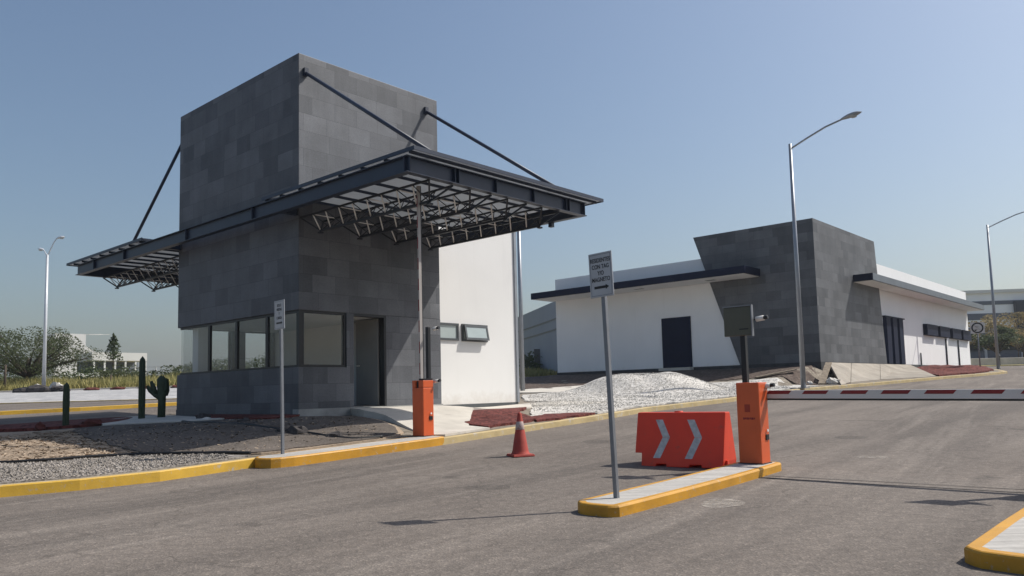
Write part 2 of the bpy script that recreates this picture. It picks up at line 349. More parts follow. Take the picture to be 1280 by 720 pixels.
# ------------------------------------------------------------------ mesh helpers
class MB:
    def __init__(s, z0=0): s.v = []; s.f = []; s.mi = []; s.sm = []; s.z0 = z0
    def add(s, vs, fs, mi=0, sm=False):
        n = len(s.v); s.v += [tuple(v) for v in vs]
        for f in fs: s.f.append([i + n for i in f]); s.mi.append(mi); s.sm.append(sm)
        return s
    def box(s, x0, x1, y0, y1, z0, z1, mi=0):
        return s.add([(x0,y0,z0),(x1,y0,z0),(x1,y1,z0),(x0,y1,z0),(x0,y0,z1),(x1,y0,z1),(x1,y1,z1),(x0,y1,z1)],
              [(3,2,1,0),(4,5,6,7),(0,1,5,4),(1,2,6,5),(2,3,7,6),(3,0,4,7)], mi)
    def hexa(s, bot, top, mi=0):      # two equal rings of points, bottom counter-clockwise from above
        n = len(bot)
        fs = [tuple(reversed(range(n))), tuple(range(n, 2 * n))] + [(i, (i + 1) % n, n + (i + 1) % n, n + i) for i in range(n)]
        return s.add(list(bot) + list(top), fs, mi)
    def tube(s, pts, rad, n=8, mi=0, caps=True, sm=True):
        pts = [Vector(p) for p in pts]; k = len(pts)
        if not isinstance(rad, (list, tuple)): rad = [rad] * k
        rings = []; ref = None
        for i, p in enumerate(pts):
            t = (pts[min(i + 1, k - 1)] - pts[max(i - 1, 0)]).normalized()
            if ref is None:
                ref = t.orthogonal().normalized()
            ref = (ref - t * ref.dot(t)).normalized(); b = t.cross(ref)
            rings.append([p + (ref * math.cos(a) + b * math.sin(a)) * rad[i] for a in [2 * math.pi * j / n for j in range(n)]])
        vs = [q for r in rings for q in r]
        fs = [(i * n + j, i * n + (j + 1) % n, (i + 1) * n + (j + 1) % n, (i + 1) * n + j) for i in range(k - 1) for j in range(n)]
        s.add(vs, fs, mi, sm)
        if caps:
            b0 = len(s.v) - len(vs)
            s.f.append([b0 + j for j in reversed(range(n))]); s.mi.append(mi); s.sm.append(False)
            s.f.append([b0 + (k - 1) * n + j for j in range(n)]); s.mi.append(mi); s.sm.append(False)
        return s
    def beam(s, a, b, w, h, mi=0, up=(0, 0, 1)):
        a, b = Vector(a), Vector(b); t = (b - a).normalized(); sd = t.cross(Vector(up)).normalized(); u = sd.cross(t)
        r = [sd * w / 2 - u * h / 2, sd * w / 2 + u * h / 2, -sd * w / 2 + u * h / 2, -sd * w / 2 - u * h / 2]
        vs = [a + q for q in r] + [b + q for q in r]
        return s.add(vs, [(3,2,1,0),(4,5,6,7),(0,1,5,4),(1,2,6,5),(2,3,7,6),(3,0,4,7)], mi)
    def lathe(s, prof, cx=0, cy=0, n=24, mi=0, sm=True):
        k = len(prof)
        vs = [(cx + r * math.cos(2 * math.pi * j / n), cy + r * math.sin(2 * math.pi * j / n), z) for r, z in prof for j in range(n)]
        fs = [(i * n + j, i * n + (j + 1) % n, (i + 1) * n + (j + 1) % n, (i + 1) * n + j) for i in range(k - 1) for j in range(n)]
        return s.add(vs, fs, mi, sm)
    def blob(s, c, r, seed=0, rough=.25, nu=10, nv=7, mi=0, sm=False):
        vs = []
        for i in range(nv + 1):
            th = math.pi * i / nv
            for j in range(nu):
                ph = 2 * math.pi * j / nu
                d = Vector((math.sin(th) * math.cos(ph), math.sin(th) * math.sin(ph), math.cos(th)))
                k = 1 + rough * noise.noise(d * 1.7 + Vector((seed * 3.1, seed * 1.7, 0)))
                vs.append((c[0] + d.x * r[0] * k, c[1] + d.y * r[1] * k, c[2] + d.z * r[2] * k))
        fs = [(i * nu + j, (i + 1) * nu + j, (i + 1) * nu + (j + 1) % nu, i * nu + (j + 1) % nu) for i in range(nv) for j in range(nu)]
        return s.add(vs, fs, mi, sm)
    def build(s, name, mats, parent=None, bevel=0, uv=True):
        me = bpy.data.meshes.new(name)
        me.from_pydata([(x, y, z - s.z0) for x, y, z in s.v], [], s.f)
        if not isinstance(mats, (list, tuple)): mats = [mats]
        for mm in mats: me.materials.append(mm)
        for p, i, q in zip(me.polygons, s.mi, s.sm): p.material_index = i; p.use_smooth = q
        if uv:
            l = me.uv_layers.new(name='UVMap').data
            for p in me.polygons:
                nrm = p.normal
                if abs(nrm.z) > .9: a, b = Vector((1, 0, 0)), Vector((0, 1, 0))
                else: a = Vector((-nrm.y, nrm.x, 0)).normalized(); b = Vector((0, 0, 1))
                for li in p.loop_indices:
                    co = me.vertices[me.loops[li].vertex_index].co
                    l[li].uv = (co.dot(a) + (3.37 if abs(nrm.x) > abs(nrm.y) else 0), co.dot(b))
        me.update()
        o = bpy.data.objects.new(name, me); COL.objects.link(o)
        if parent: o.parent = parent
        if bevel:
            bv = o.modifiers.new('bevel', 'BEVEL'); bv.width = bevel; bv.segments = 2; bv.limit_method = 'ANGLE'; bv.angle_limit = R(40)
        return o

def thing(name, label, cat, loc=(0, 0, 0), rotz=0, group=None):
    o = bpy.data.objects.new(name, None); COL.objects.link(o); o.empty_display_size = .3
    o.location = loc; o.rotation_euler = (0, 0, rotz)
    return tag(o, label, cat, group)
def tag(o, label=None, cat=None, group=None, kind=None):
    if label: o['label'] = label
    if cat: o['category'] = cat
    if group: o['group'] = group
    if kind: o['kind'] = kind
    return o
def struct(o): o['kind'] = 'structure'; return o
def origin_to(o, loc):               # move a mesh object's origin
    d = Vector(loc); o.data.transform(Matrix.Translation(-d)); o.location = d; return o
def copy_tree(o, parent=None):
    c = o.copy(); COL.objects.link(c)
    if parent: c.parent = parent
    for ch in list(o.children): copy_tree(ch, c)
    return c
def inside(x, y, P):
    r = False; j = len(P) - 1
    for i in range(len(P)):
        if (P[i][1] > y) != (P[j][1] > y) and x < (P[j][0] - P[i][0]) * (y - P[i][1]) / (P[j][1] - P[i][1]) + P[i][0]: r = not r
        j = i
    return r
def dens(P, step, closed=True):
    o = []
    n = len(P)
    for i in range(n if closed else n - 1):
        a, b = P[i], P[(i + 1) % n]; k = max(1, int(math.hypot(b[0] - a[0], b[1] - a[1]) / step))
        o += [(a[0] + (b[0] - a[0]) * t / k, a[1] + (b[1] - a[1]) * t / k) for t in range(k)]
    if not closed: o.append(P[-1])
    return o
def smooth_poly(P, it=2, closed=True):  # Chaikin corner cutting
    for _ in range(it):
        q = []; n = len(P)
        for i in range(n if closed else n - 1):
            a, b = P[i], P[(i + 1) % n]
            q += [(a[0] * .75 + b[0] * .25, a[1] * .75 + b[1] * .25), (a[0] * .25 + b[0] * .75, a[1] * .25 + b[1] * .75)]
        if not closed: q = [P[0]] + q + [P[-1]]
        P = q
    return P
def patch(name, poly, zf, off, step, mat, bumpz=0, skirt=0, wobble=0):
    B = dens(poly, step)
    if wobble: B = [(x + wobble * noise.noise((x * 2.1, y * 2.1, 5)), y + wobble * noise.noise((x * 2.1, y * 2.1, 9))) for x, y in B]
    xs = [p[0] for p in B]; ys = [p[1] for p in B]
    pts = list(B); y = min(ys)
    while y < max(ys):
        x = min(xs)
        while x < max(xs):
            q = (x + random.uniform(-.2, .2) * step, y + random.uniform(-.2, .2) * step)
            if inside(q[0], q[1], B) and dseg(q[0], q[1], B + [B[0]]) > .45 * step: pts.append(q)
            x += step
        y += step
    V, E, F, *_ = delaunay_2d_cdt([Vector(p) for p in pts], [], [list(range(len(B)))], 1, 1e-5)
    mb = MB(); nb = len(B)
    vs = []
    for i, p in enumerate(V):
        h = zf(p.x, p.y) + off
        if bumpz and i >= nb: h += bumpz * noise.fractal((p.x * 2.5, p.y * 2.5, 1.3), 1, 2, 3)
        vs.append((p.x, p.y, h))
    fs = []
    for f in F:
        a, b, c = [V[i] for i in f[:3]]
        fs.append(f if (b - a).cross(c - a) > 0 else list(reversed(f)))
    mb.add(vs, fs, 0, True)
    if not skirt and off > .015: skirt = off + .06
    if skirt:
        area = sum(B[i][0] * B[(i + 1) % nb][1] - B[(i + 1) % nb][0] * B[i][1] for i in range(nb))
        top = [(x, y, zf(x, y) + off) for x, y in B]; bot = [(x, y, z - skirt) for x, y, z in top]
        mb.add(top + bot, [(((i + 1) % nb), i, nb + i, nb + (i + 1) % nb) if area > 0 else (i, (i + 1) % nb, nb + (i + 1) % nb, nb + i) for i in range(nb)])
    o = mb.build(name, mat, uv=False)
    return struct(o)
def ribbon(name, line, w, h, mats, zf=lambda x, y: tz(y), top_in=None, side=1, drop=.08):
    """kerb: line is the foot of its street face, w its width to the left (side=1), h its height"""
    P = dens(line, .5, False); n = len(P); vs = []
    for i, p in enumerate(P):
        a, b = P[max(i - 1, 0)], P[min(i + 1, n - 1)]; L = math.hypot(b[0] - a[0], b[1] - a[1]); nx, ny = -(b[1] - a[1]) / L * side, (b[0] - a[0]) / L * side
        z = zf(*p); j = .004 * noise.noise((p[0] * 3, p[1] * 3, 0)); e = .015
        for d, hh in ((0, -drop), (.012, h - e), (.012 + e, h), (w - .01, h), (w, h - e), (w, -drop)):
            vs.append((p[0] + nx * d, p[1] + ny * d, z + hh + j))
    fs = []; mi = []
    for i in range(n - 1):
        for k in range(5):
            q = (i * 6 + k, i * 6 + k + 1, (i + 1) * 6 + k + 1, (i + 1) * 6 + k)
            fs.append(q if side > 0 else q[::-1]); mi.append(1 if (k >= 2 and len(mats) > 1) else 0)
    fs += [(0,1,2,3,4,5), tuple((n - 1) * 6 + k for k in reversed(range(6)))]; mi += [0, 0]
    mb = MB(); mb.add(vs, [f[::-1] for f in fs]); mb.mi = mi
    return struct(mb.build(name, mats, uv=False))
def island(name, P, top, side_m, zf, h, border, inner_m):
    B = dens(P, .25); n = len(B)
    mb = MB()
    cx = sum(p[0] for p in B) / n; cy = sum(p[1] for p in B) / n
    e = .02
    def inset(d):
        q = []
        for i, p in enumerate(B):
            a, b = B[i - 1], B[(i + 1) % n]; L = math.hypot(b[0] - a[0], b[1] - a[1]) or 1
            q.append((p[0] - (b[1] - a[1]) / L * d, p[1] + (b[0] - a[0]) / L * d))
        return q
    def ring(q, hh): return [(x, y, zf(x, y) + hh) for x, y in q]
    rings = [ring(B, -.08), ring(B, h - e), ring(inset(e * .5), h - e * .3), ring(inset(e), h), ring(inset(border), h)]
    vs = [v for r in rings for v in r]
    fs = []; mi = []
    for k in range(4):
        for i in range(n): fs.append((k * n + i, k * n + (i + 1) % n, (k + 1) * n + (i + 1) % n, (k + 1) * n + i)); mi.append(0)
    fs.append(tuple(4 * n + i for i in range(n))); mi.append(1)
    mb.add(vs, fs); mb.mi = mi
    return struct(mb.build(name, [side_m, inner_m], uv=False))
def text_mesh(name, body, size, mat, parent, M, align='CENTER'):
    cu = bpy.data.curves.new(name, 'FONT'); cu.body = body; cu.size = size; cu.align_x = align; cu.align_y = 'CENTER'; cu.extrude = .0006
    cu.offset = size * .012
    o = bpy.data.objects.new(name, cu); COL.objects.link(o)
    dg = bpy.context.evaluated_depsgraph_get(); dg.update()
    me = bpy.data.meshes.new_from_object(o.evaluated_get(dg)); bpy.data.objects.remove(o); bpy.data.curves.remove(cu)
    me.transform(M); me.materials.clear(); me.materials.append(mat); me.name = name
    p = bpy.data.objects.new(name, me); COL.objects.link(p); p.parent = parent
    return p
def leaves(mb, c, r, n, size, mi=0, shell=.55, flat=0):
    for _ in range(n):
        while True:
            d = Vector((random.uniform(-1, 1), random.uniform(-1, 1), random.uniform(-1, 1)))
            if d.length <= 1: break
        if d.length > 0: d = d.normalized() * (d.length ** shell)
        p = Vector((c[0] + d.x * r[0], c[1] + d.y * r[1], c[2] + d.z * r[2]))
        a = Vector((random.gauss(0, 1), random.gauss(0, 1), random.gauss(0, .6 - flat))).normalized()
        b = a.orthogonal().normalized(); b = (b * math.cos(1.0) + a.cross(b) * random.uniform(-1, 1)).normalized()
        s1 = size * random.uniform(.6, 1.4); s2 = s1 * random.uniform(.35, .6)
        mb.add([p - a * s1 / 2, p + b * s2 / 2, p + a * s1 / 2, p - b * s2 / 2], [(0, 1, 2, 3)], mi)

# =================================================================== SETTING
ys = [-60, -20, -5] + [i * .25 for i in range(0, 80)] + [20, 40, 60, 80, 100, 400, 1500]
mb = MB(); vs = []; xs = [-1200, -60, -20, -8, 0, 8, 20, 60, 1200]
for y in ys:
    for x in xs: vs.append((x, y, tz(y)))
k = len(xs)
mb.add(vs, [(i * k + j, i * k + j + 1, (i + 1) * k + j + 1, (i + 1) * k + j) for i in range(len(ys) - 1) for j in range(k - 1)], 0, True)
struct(mb.build('road', ASPH, uv=False))

field_poly = [(-400, 20), (-80, 45), (-36.7, 54), (-24, 57.3), (-5, 60), (10, 60), (45, 62), (60, 64), (300, 64), (700, 400), (600, 1400), (-600, 1400), (-700, 200)]
patch('field', field_poly, lambda x, y: tz(y), .05, 25, FIELD)
patch('paving', [(-90, 31), (-23.75, 36.3), (-15.9, 37.0), (-4, 38.5), (-6, 59), (-24, 57), (-36.7, 53.6), (-90, 43)], lambda x, y: tz(y), .02, 4, PAVE)

bed = [(-14, 3.75), (-9.05, 7.52), (-6.2, 9.58), (-5.52, 10.05), (-4.87, 10.72), (-4.2, 11.75), (-2.65, 13.1), (-1.42, 14.55), (-.78, 15.45), (.54, 17.3), (1.76, 18.95), (3.57, 21.6), (6.85, 25.1), (10.98, 30.2), (13.5, 32.3), (17.4, 35.72), (21.5, 39.32), (24.9, 42.0), (28.1, 45.0), (30.3, 49.5), (29.4, 53), (32, 58), (0, 58), (-3, 50), (-5, 36), (-8.6, 27), (-10.6, 23), (-12.0, 20.6), (-14.5, 18.6), (-22, 12)]
patch('planting_ground', bed, zb, 0, .55, SOIL, .02, .45)
# mulch bed in front of the guard house and its gravel edge
patch('mulch_bed', smooth_poly([(-14.5, 12.5), (-9.5, 11.9), (-7.16, 11.95), (-6.65, 12.3), (-6.16, 12.58), (-5.26, 12.56), (-4.3, 12.35), (-3.9, 12.45), (-3.2, 13.25), (-2.2, 14.5), (-2.1, 15.3), (-2.85, 16.5), (-3.4, 16.95), (-4.6, 16.5), (-5.3, 16.8), (-6.3, 16.9), (-7.7, 17.2), (-9.2, 17.75), (-10.5, 17.5), (-13.5, 18.2), (-19, 14)], 1), zb, .03, .22, MULCH, .014)
patch('gravel_strip', [(-13.6, 4.3), (-9.1, 7.65), (-6.25, 9.72), (-5.58, 10.18), (-4.93, 10.85), (-4.28, 11.85), (-4.1, 12.26), (-4.5, 12.40), (-5.26, 12.56), (-6.16, 12.6), (-6.65, 12.34), (-7.16, 11.97), (-9.5, 11.9), (-14.5, 12.5), (-18, 10)], zb, .022, .3, GGRAV, .01)
patch('painted_shade_bed', smooth_poly([(-5.95, 12.62), (-5.26, 12.58), (-4.3, 12.38), (-3.95, 12.5), (-3.25, 13.3), (-2.25, 14.5), (-2.15, 15.25), (-2.9, 16.4), (-3.4, 16.85), (-4.6, 16.45), (-5.3, 16.75), (-6.3, 16.85), (-7.7, 17.15), (-9.2, 17.65), (-9.9, 17.4), (-8.2, 15.2)], 1), zb, .05, .22, SHADEMULCH, .014, wobble=.12)  # shaded part of the mulch bed, its shade painted as a darker colour
patch('red_gravel_ridge', smooth_poly([(-20, 14.5), (-13.6, 18.4), (-10.9, 18.0), (-9.6, 18.1), (-9.2, 18.6), (-9.6, 19.9), (-11.4, 20.4), (-14.5, 18.9), (-20, 15.5)], 1), zb, .07, .3, RGRAV, .05)
patch('red_gravel_by_wall', [(-7.9, 19.7), (-5.2, 17.45), (-4.7, 16.95), (-4.5, 16.3), (-5.1, 16.0), (-6.3, 17.05), (-7.4, 18.2)], zb, .075, .25, RGRAV, .03, wobble=.15)
patch('concrete_path', [(-9.3, 17.8), (-7.75, 17.3), (-6.7, 16.95), (-6.3, 17.1), (-7.2, 18.1), (-8.9, 20.2), (-9.6, 20.6), (-10.4, 19.6)], zb, .06, .4, CONC)

# walk from the guard house door down to the kerb
def zwalk(X, Y):
    dk = dseg(X, Y, KERB); x, y = local(X, Y, GX, GY)
    a = tz(Y) + .135
    t = .80 - .13 * sst((y - 3.6) / 1.5)
    return a + max(0, t - a) * sst(1.15 - x / 3.2) if x > 0 else max(a, t)
gw = lambda x, y: world(x, y, GX, GY)
patch('concrete_walk', [gw(.03, 1.35), (-3.25, 17.02), (-2.74, 16.62), (-1.98, 15.4), (-1.5, 14.75), (-1.3, 14.72), (-.86, 15.45), (-.5, 15.95), (-.95, 16.3), gw(1.25, 4.1), gw(1.2, 10.0), gw(-.89, 10.0), gw(-.89, 4.24), gw(.03, 4.24)], lambda x, y: max(zwalk(x, y), zb(x, y) - .05), .035, .3, CONC, 0, .3)
patch('red_gravel', [(-1.85, 18.2), (-.93, 16.38), (-.55, 16.1), (.0, 16.9), (.35, 17.4), (.5, 18.1), (0.1, 18.9), gw(1.3, 6.0), gw(1.3, 4.2)], zb, .06, .25, RGRAV, .05, wobble=.12)
patch('red_gravel_tail', [(.5, 17.4), (1.0, 17.95), (2.0, 19.35), (1.6, 19.4), (.75, 18.95), (.35, 18.2)], zb, .05, .25, RGRAV, .03, wobble=.1)
patch('white_gravel', [(.35, 17.6), (.75, 18.9), (1.6, 19.5), (2.1, 19.5), (3.5, 21.65), (6.78, 25.2), (10.85, 30.25), (12.2, 31.5), (11.2, 33.0), (9.3, 33.6), (6.5, 34.8), (4.2, 34.9), (1.6, 31.0), (.3, 29.4), (.4, 25.5), gw(1.35, 10.2), gw(1.35, 6.2)], zb, .04, .35, WGRAV, .015, wobble=.2)
patch('dark_soil', [(.2, 37), (1.2, 33.6), (4.5, 36.3), (6.8, 35.4), (9.3, 34.2), (11.4, 33.4), (12.5, 32.8), (14.2, 33.2), (15.2, 35.2), (14.0, 36.2), (2.3, 46.6), (-1, 44)], zb, .03, .5, DARKSOIL, .05, wobble=.3)
patch('site_path', [(.25, 31.2), (1.5, 31.0), (3.6, 33.4), (5.0, 35.6), (4.4, 38.2), (2.2, 36.0), (.2, 34.0)], zb, .055, .5, CONC)
patch('red_gravel_far', [(21.3, 39.35), (24.8, 42.2), (27.5, 44.9), (29.4, 48.5), (30.5, 54), (33.3, 57.4), (23.7, 46.2)], zb, .08, .5, RGRAV, .16, wobble=.2)

ribbon('kerb', KERB[:5] + [(-4.22, 11.5), (-3.88, 12.0)], .15, .14, [YEL2, PALE])
ribbon('kerb', KERB[7:], .22, .13, [PALE, PALE])
ribbon('kerb', [(-60, -6), (-30, 17.6), (-17.87, 27.3), (-15.82, 28.65), (-13.34, 31.0), (-9, 35), (-6, 39), (-4, 50)], .35, .14, [YEL2, PALE])
ribbon('kerb', [(-90, 30.9), (-23.75, 36.2), (-15.9, 36.9), (-4, 38.4)], .2, .05, [PALE, CONC])
ribbon('kerb', [(-80, 44.8), (-36.7, 53.9), (-24, 57.2), (-6, 60)], .2, .12, [CONC, CONC])
island('kerb_nose', smooth_poly([(-3.98, 12.02), (-3.86, 11.78), (-3.5, 11.74), (-2.55, 12.93), (-1.30, 14.47), (-1.30, 14.6), (-1.62, 14.85), (-1.75, 14.75), (-2.1, 14.4), (-3.2, 13.05), (-3.8, 12.35)], 2), YEL, YEL, lambda x, y: tz(y), .15, .05, BROOM)

for nm, P_, w_ in (('road_seam', [(3.02, 9.55), (4.4, 8.5), (5.2, 7.85), (6.4, 7.1)], .035), ('road_seam', [(2.9, 9.9), (4.35, 8.85), (5.3, 8.1), (6.6, 7.3)], .02)):
    q = dens(P_, .3, False); q = [(x + .02 * noise.noise((x * 3, y * 3, 0)), y + .03 * noise.noise((x * 3, y * 3, 4))) for x, y in q]
    patch(nm, q + [(x + w_ * .7, y + w_) for x, y in reversed(q)], lambda x, y: tz(y), .004, .5, SEAM)
for P_, m_ in (([(1.75, 7.55), (1.95, 7.42), (2.25, 7.72), (2.2, 8.0), (1.95, 8.05), (1.8, 7.85)], 'cement_spill'), ([(4.9, 11.3), (5.3, 11.2), (5.4, 11.45), (5.0, 11.55)], 'cement_spill')):
    patch(m_, smooth_poly(P_, 2), lambda x, y: tz(y), .004, .12, SPILL, wobble=.08)
for P_ in ([(-.6, 9.2), (-.2, 9.0), (.05, 9.25), (-.15, 9.6), (-.5, 9.55)], [(1.2, 14.2), (1.7, 14.0), (1.9, 14.5), (1.4, 14.8)], [(5.6, 13.9), (6.2, 13.8), (6.3, 14.3), (5.8, 14.4)], [(-2.6, 7.1), (-2.3, 7.0), (-2.2, 7.25), (-2.5, 7.35)]):
    patch('oil_stain', smooth_poly(P_, 2), lambda x, y: tz(y), .004, .12, OILM, wobble=.12)
def isl(o, az, L, W):               # corner of the street face, bearing, length, width to the left
    d = (math.sin(az), math.cos(az)); p = (-d[1], d[0])
    f = lambda a, b: (o[0] + d[0] * a + p[0] * b, o[1] + d[1] * a + p[1] * b)
    r = .11
    q = [f(.02, r), f(.05, .05), f(r, 0), f(L - .12, 0), f(L - .02, .03), f(L, .12), f(L, W - .12), f(L - .03, W - .03), f(L - .12, W), f(r + .1, W), f(.12, W - .06), f(.03, W - .16)]
    return smooth_poly(q, 1)
island('traffic_island', isl((.87, 7.02), .678, 4.17, .54), YEL, YEL, lambda x, y: tz(y), .104, .075, BROOM)
island('traffic_island', isl((3.37, 4.32), .745, 4.5, .92), YEL, YEL, lambda x, y: tz(y), .104, .10, BROOM)

# =================================================================== GUARD HOUSE (local x towards the lane, y along the lane)
GH = thing('guard_house', 'guard house with a tall dark grey stone tower, corner windows and steel canopy', 'guard house', (GX, GY, .60), -AZ)
Z0 = .60
def mbz(): return MB(Z0)
TB = mbz().box(-5.78, 0, 0, 4.2, 3.03, 8.85).build('tower_block', STONE, GH, .012)
b = mbz()
b.box(-.22, 0, 0, 1.27, .86, 1.775); b.box(-.22, 0, 1.27, 1.47, .86, 3.029); b.box(-.22, 0, 2.42, 4.2, .86, 3.029)
b.box(-5.78, -.22, 0, .22, .86, 1.775)
b.box(-5.78, -5.56, .22, 1.45, .86, 1.775); b.box(-5.78, -5.56, 1.45, 1.85, .86, 3.029); b.box(-5.78, -5.56, 1.85, 2.7, .86, 1.775); b.box(-5.78, -5.56, 2.7, 4.2, .86, 3.029)
b.box(-5.56, -.22, 3.98, 4.2, .86, 3.029)
b.build('base_wall', STONE, GH)
mbz().box(-5.79, -.202, -.012, 4.21, .2, .859).build('footing', STONE, GH)
b = mbz(); b.box(-.20, .03, -.02, 4.23, .2, .859); b.box(.03, .09, -.05, 1.35, .2, .72); b.build('plinth', PLINTH, GH)
mbz().box(-5.55, -.23, .23, 3.97, .862, .872).build('floor', FLOORM, GH)
b = mbz(); b.box(-5.55, -1.5, 2.78, 2.9, .872, 3.0); b.box(-1.5, -1.38, 2.7, 3.97, .872, 3.0); b.box(-5.55, -.23, .23, 3.97, 3.0, 3.025); b.build('interior_wall', INNER, GH)
mbz().box(-5.45, -5.14, .26, .55, .872, 3.0).build('interior_column', INNER, GH)
def window_x(x0, x1, y, zz0, zz1, fm, gm, t=.06, fw=.055, end0=True, end1=True):   # window in a plane of constant y
    f = mbz(); f.box(x0, x1, y - t / 2, y + t / 2, zz0, zz0 + fw); f.box(x0, x1, y - t / 2, y + t / 2, zz1 - fw, zz1)
    if end0: f.box(x0, x0 + fw, y - t / 2, y + t / 2, zz0 + fw, zz1 - fw)
    if end1: f.box(x1 - fw, x1, y - t / 2, y + t / 2, zz0 + fw, zz1 - fw)
    o = f.build('window', fm, GH)
    mbz().box(x0 + (fw if end0 else 0), x1 - (fw if end1 else 0), y - .004, y + .004, zz0 + fw, zz1 - fw).build('pane', gm, o)
    return o
def window_y(y0, y1, x, zz0, zz1, fm, gm, t=.06, fw=.055, par=None, ends=(True, True)):
    f = mbz(); f.box(x - t / 2, x + t / 2, y0, y1, zz0, zz0 + fw); f.box(x - t / 2, x + t / 2, y0, y1, zz1 - fw, zz1)
    if ends[0]: f.box(x - t / 2, x + t / 2, y0, y0 + fw, zz0 + fw, zz1 - fw)
    if ends[1]: f.box(x - t / 2, x + t / 2, y1 - fw, y1, zz0 + fw, zz1 - fw)
    o = f.build('window', fm, GH)
    mbz().box(x - .004, x + .004, y0 + (fw if ends[0] else 0), y1 - (fw if ends[1] else 0), zz0 + fw, zz1 - fw).build('pane', gm, o)
    return o
xw = [-.10, -1.38, -2.76, -4.12, -5.70]
for a, c in zip(xw, xw[1:]): window_x(c, a, .07, 1.778, 3.028, FRAME, GLASS, fw=.05, end0=(c > -5.6))
mbz().box(-.10, -.02, .02, .10, 1.778, 3.028).build('corner_mullion', FRAME, GH)
window_y(.10, 1.268, -.06, 1.778, 3.028, FRAME, GLASS)
window_y(.13, 1.45, -5.70, 1.778, 3.028, FRAME, GLASS, fw=.035, ends=(False, True))
window_y(1.852, 2.698, -5.70, 1.778, 3.028, FRAME, GLASS)
# door: dark frame and a leaf standing back in the opening
df = mbz(); df.box(-.20, -.005, 2.365, 2.418, .872, 3.028); df.box(-.20, -.005, 1.472, 2.365, 2.975, 3.028)
door = df.build('door', FRAME, GH)
mbz().box(-1.08, -.225, 2.335, 2.375, .885, 2.97).build('door_leaf', INDARK, door)
mbz().tube([(-1.0, 2.334, 1.85), (-1.0, 2.29, 1.85), (-.88, 2.29, 1.85)], .012).build('handle', GALV, door)
# white wing behind the tower
b = mbz(); b.box(-5.0, -.90, 4.2, 8.16, .81, 6.6)
wing = b.build('white_wing', WHITE, GH)
mbz().box(-5.01, -.892, 4.2, 8.17, .45, .81).build('wing_skirting', GFRAME, GH)
mbz().box(-.902, -.86, 8.10, 8.20, .81, 6.6).build('corner_trim', LAMPM, GH)
w1 = window_y(4.7, 5.70, -.89, 2.58, 3.06, GFRAME, FROST, t=.07, fw=.06)
w2 = window_y(5.83, 6.86, -.89, 2.57, 3.06, GFRAME, FROST, t=.07, fw=.045)
sa = MB(0)                     # tilted sash hinged at its head
for q in ((.0, .93, -.06, 0), (.0, .93, -.43, -.37), (0, .06, -.37, -.06), (.87, .93, -.37, -.06)): sa.box(0, .035, q[0], q[1], q[2], q[3])
sash = sa.build('sash', GFRAME, w2); sash.location = (-.85, 5.88, 3.03 - Z0); sash.rotation_euler = (0, R(-11), 0)
sg = MB(0).box(.012, .022, .06, .87, -.37, -.06).build('sash_pane', FROST, w2); sg.location = sash.location; sg.rotation_euler = sash.rotation_euler

# canopy: I-beam frame round the tower, milky sheets, triangular trusses below, tie rods
b = mbz()
def ibeam_x(x0, x1, y, z0, z1, fl=.15):
    b.box(x0, x1, y - .008, y + .008, z0 + .016, z1 - .016); b.box(x0, x1, y - fl / 2, y + fl / 2, z0, z0 + .016); b.box(x0, x1, y - fl / 2, y + fl / 2, z1 - .016, z1)
def ibeam_y(y0, y1, x, z0, z1, fl=.15):
    b.box(x - .008, x + .008, y0, y1, z0 + .016, z1 - .016); b.box(x - fl / 2, x + fl / 2, y0, y1, z0, z0 + .016); b.box(x - fl / 2, x + fl / 2, y0, y1, z1 - .016, z1)
ZB, ZT = 5.10, 5.41
ZR = 5.50                       # underside of the sheets
YN, YF, XR, XL = -.50, 4.72, 4.33, -11.65
ibeam_x(XL, XR + .02, YN, ZB, ZT)
ibeam_y(YN + .075, YF - .075, XR - .055, ZB, ZT); ibeam_x(-.88, XR + .02, YF, ZB, ZT)
ibeam_y(YN + .075, YF - .075, XL + .055, ZB, ZT); ibeam_x(XL, -5.0, YF, ZB, ZT)
for x in (-.06, -5.70): ibeam_y(YN + .08, -.001, x, ZB + .03, ZT - .03, .12)          # outriggers to the tower
for y in (.62, .73, 1.78, 2.95, 4.05, 4.16): b.box(XR - .045, XR + .02, y - .006, y + .006, ZB + .017, ZT - .017)
for x in (4.25, -1.0, -4.2, -8.0, -10.2): b.box(x - .006, x + .006, YN - .072, YN - .009, ZB + .017, ZT - .017)
for k in range(7): b.box(.10 + k * .71 - .012, .10 + k * .71 + .012, YN - .03, 5.15, ZT + .03, ZR - .002)         # purlins
for k in range(8): b.box(-6.9 - k * .70 - .012, -6.9 - k * .70 + .012, YN - .08, 4.9, ZT + .03, ZR - .002)
b.box(-.5, -.47, YN - .03, -.01, ZT + .002, ZR - .002)
can = b.build('canopy', STEEL, GH)
b = mbz(); b.box(.02, 4.50, -.53, 5.22, ZR, ZR + .028); b.box(-.62, .02, -.53, -.03, ZR, ZR + .028); b.build('roof_sheet', POLY, can)
mbz().box(-12.25, -6.62, -.62, 5.1, ZR, ZR + .028).build('roof_sheet', POLY, can)
b = mbz()
b.box(4.50, 4.515, -.545, 5.22, ZR - .03, ZR + .045); b.box(-.62, 4.50, -.545, -.53, ZR - .03, ZR + .045); b.box(.02, 4.515, 5.22, 5.235, ZR - .03, ZR + .045); b.build('roof_edge', STEEL, can)
b = mbz(); b.box(-12.265, -12.25, -.635, 5.1, ZR - .03, ZR + .045); b.box(-12.25, -6.62, -.635, -.62, ZR - .03, ZR + .045); b.build('roof_edge', STEEL, can)
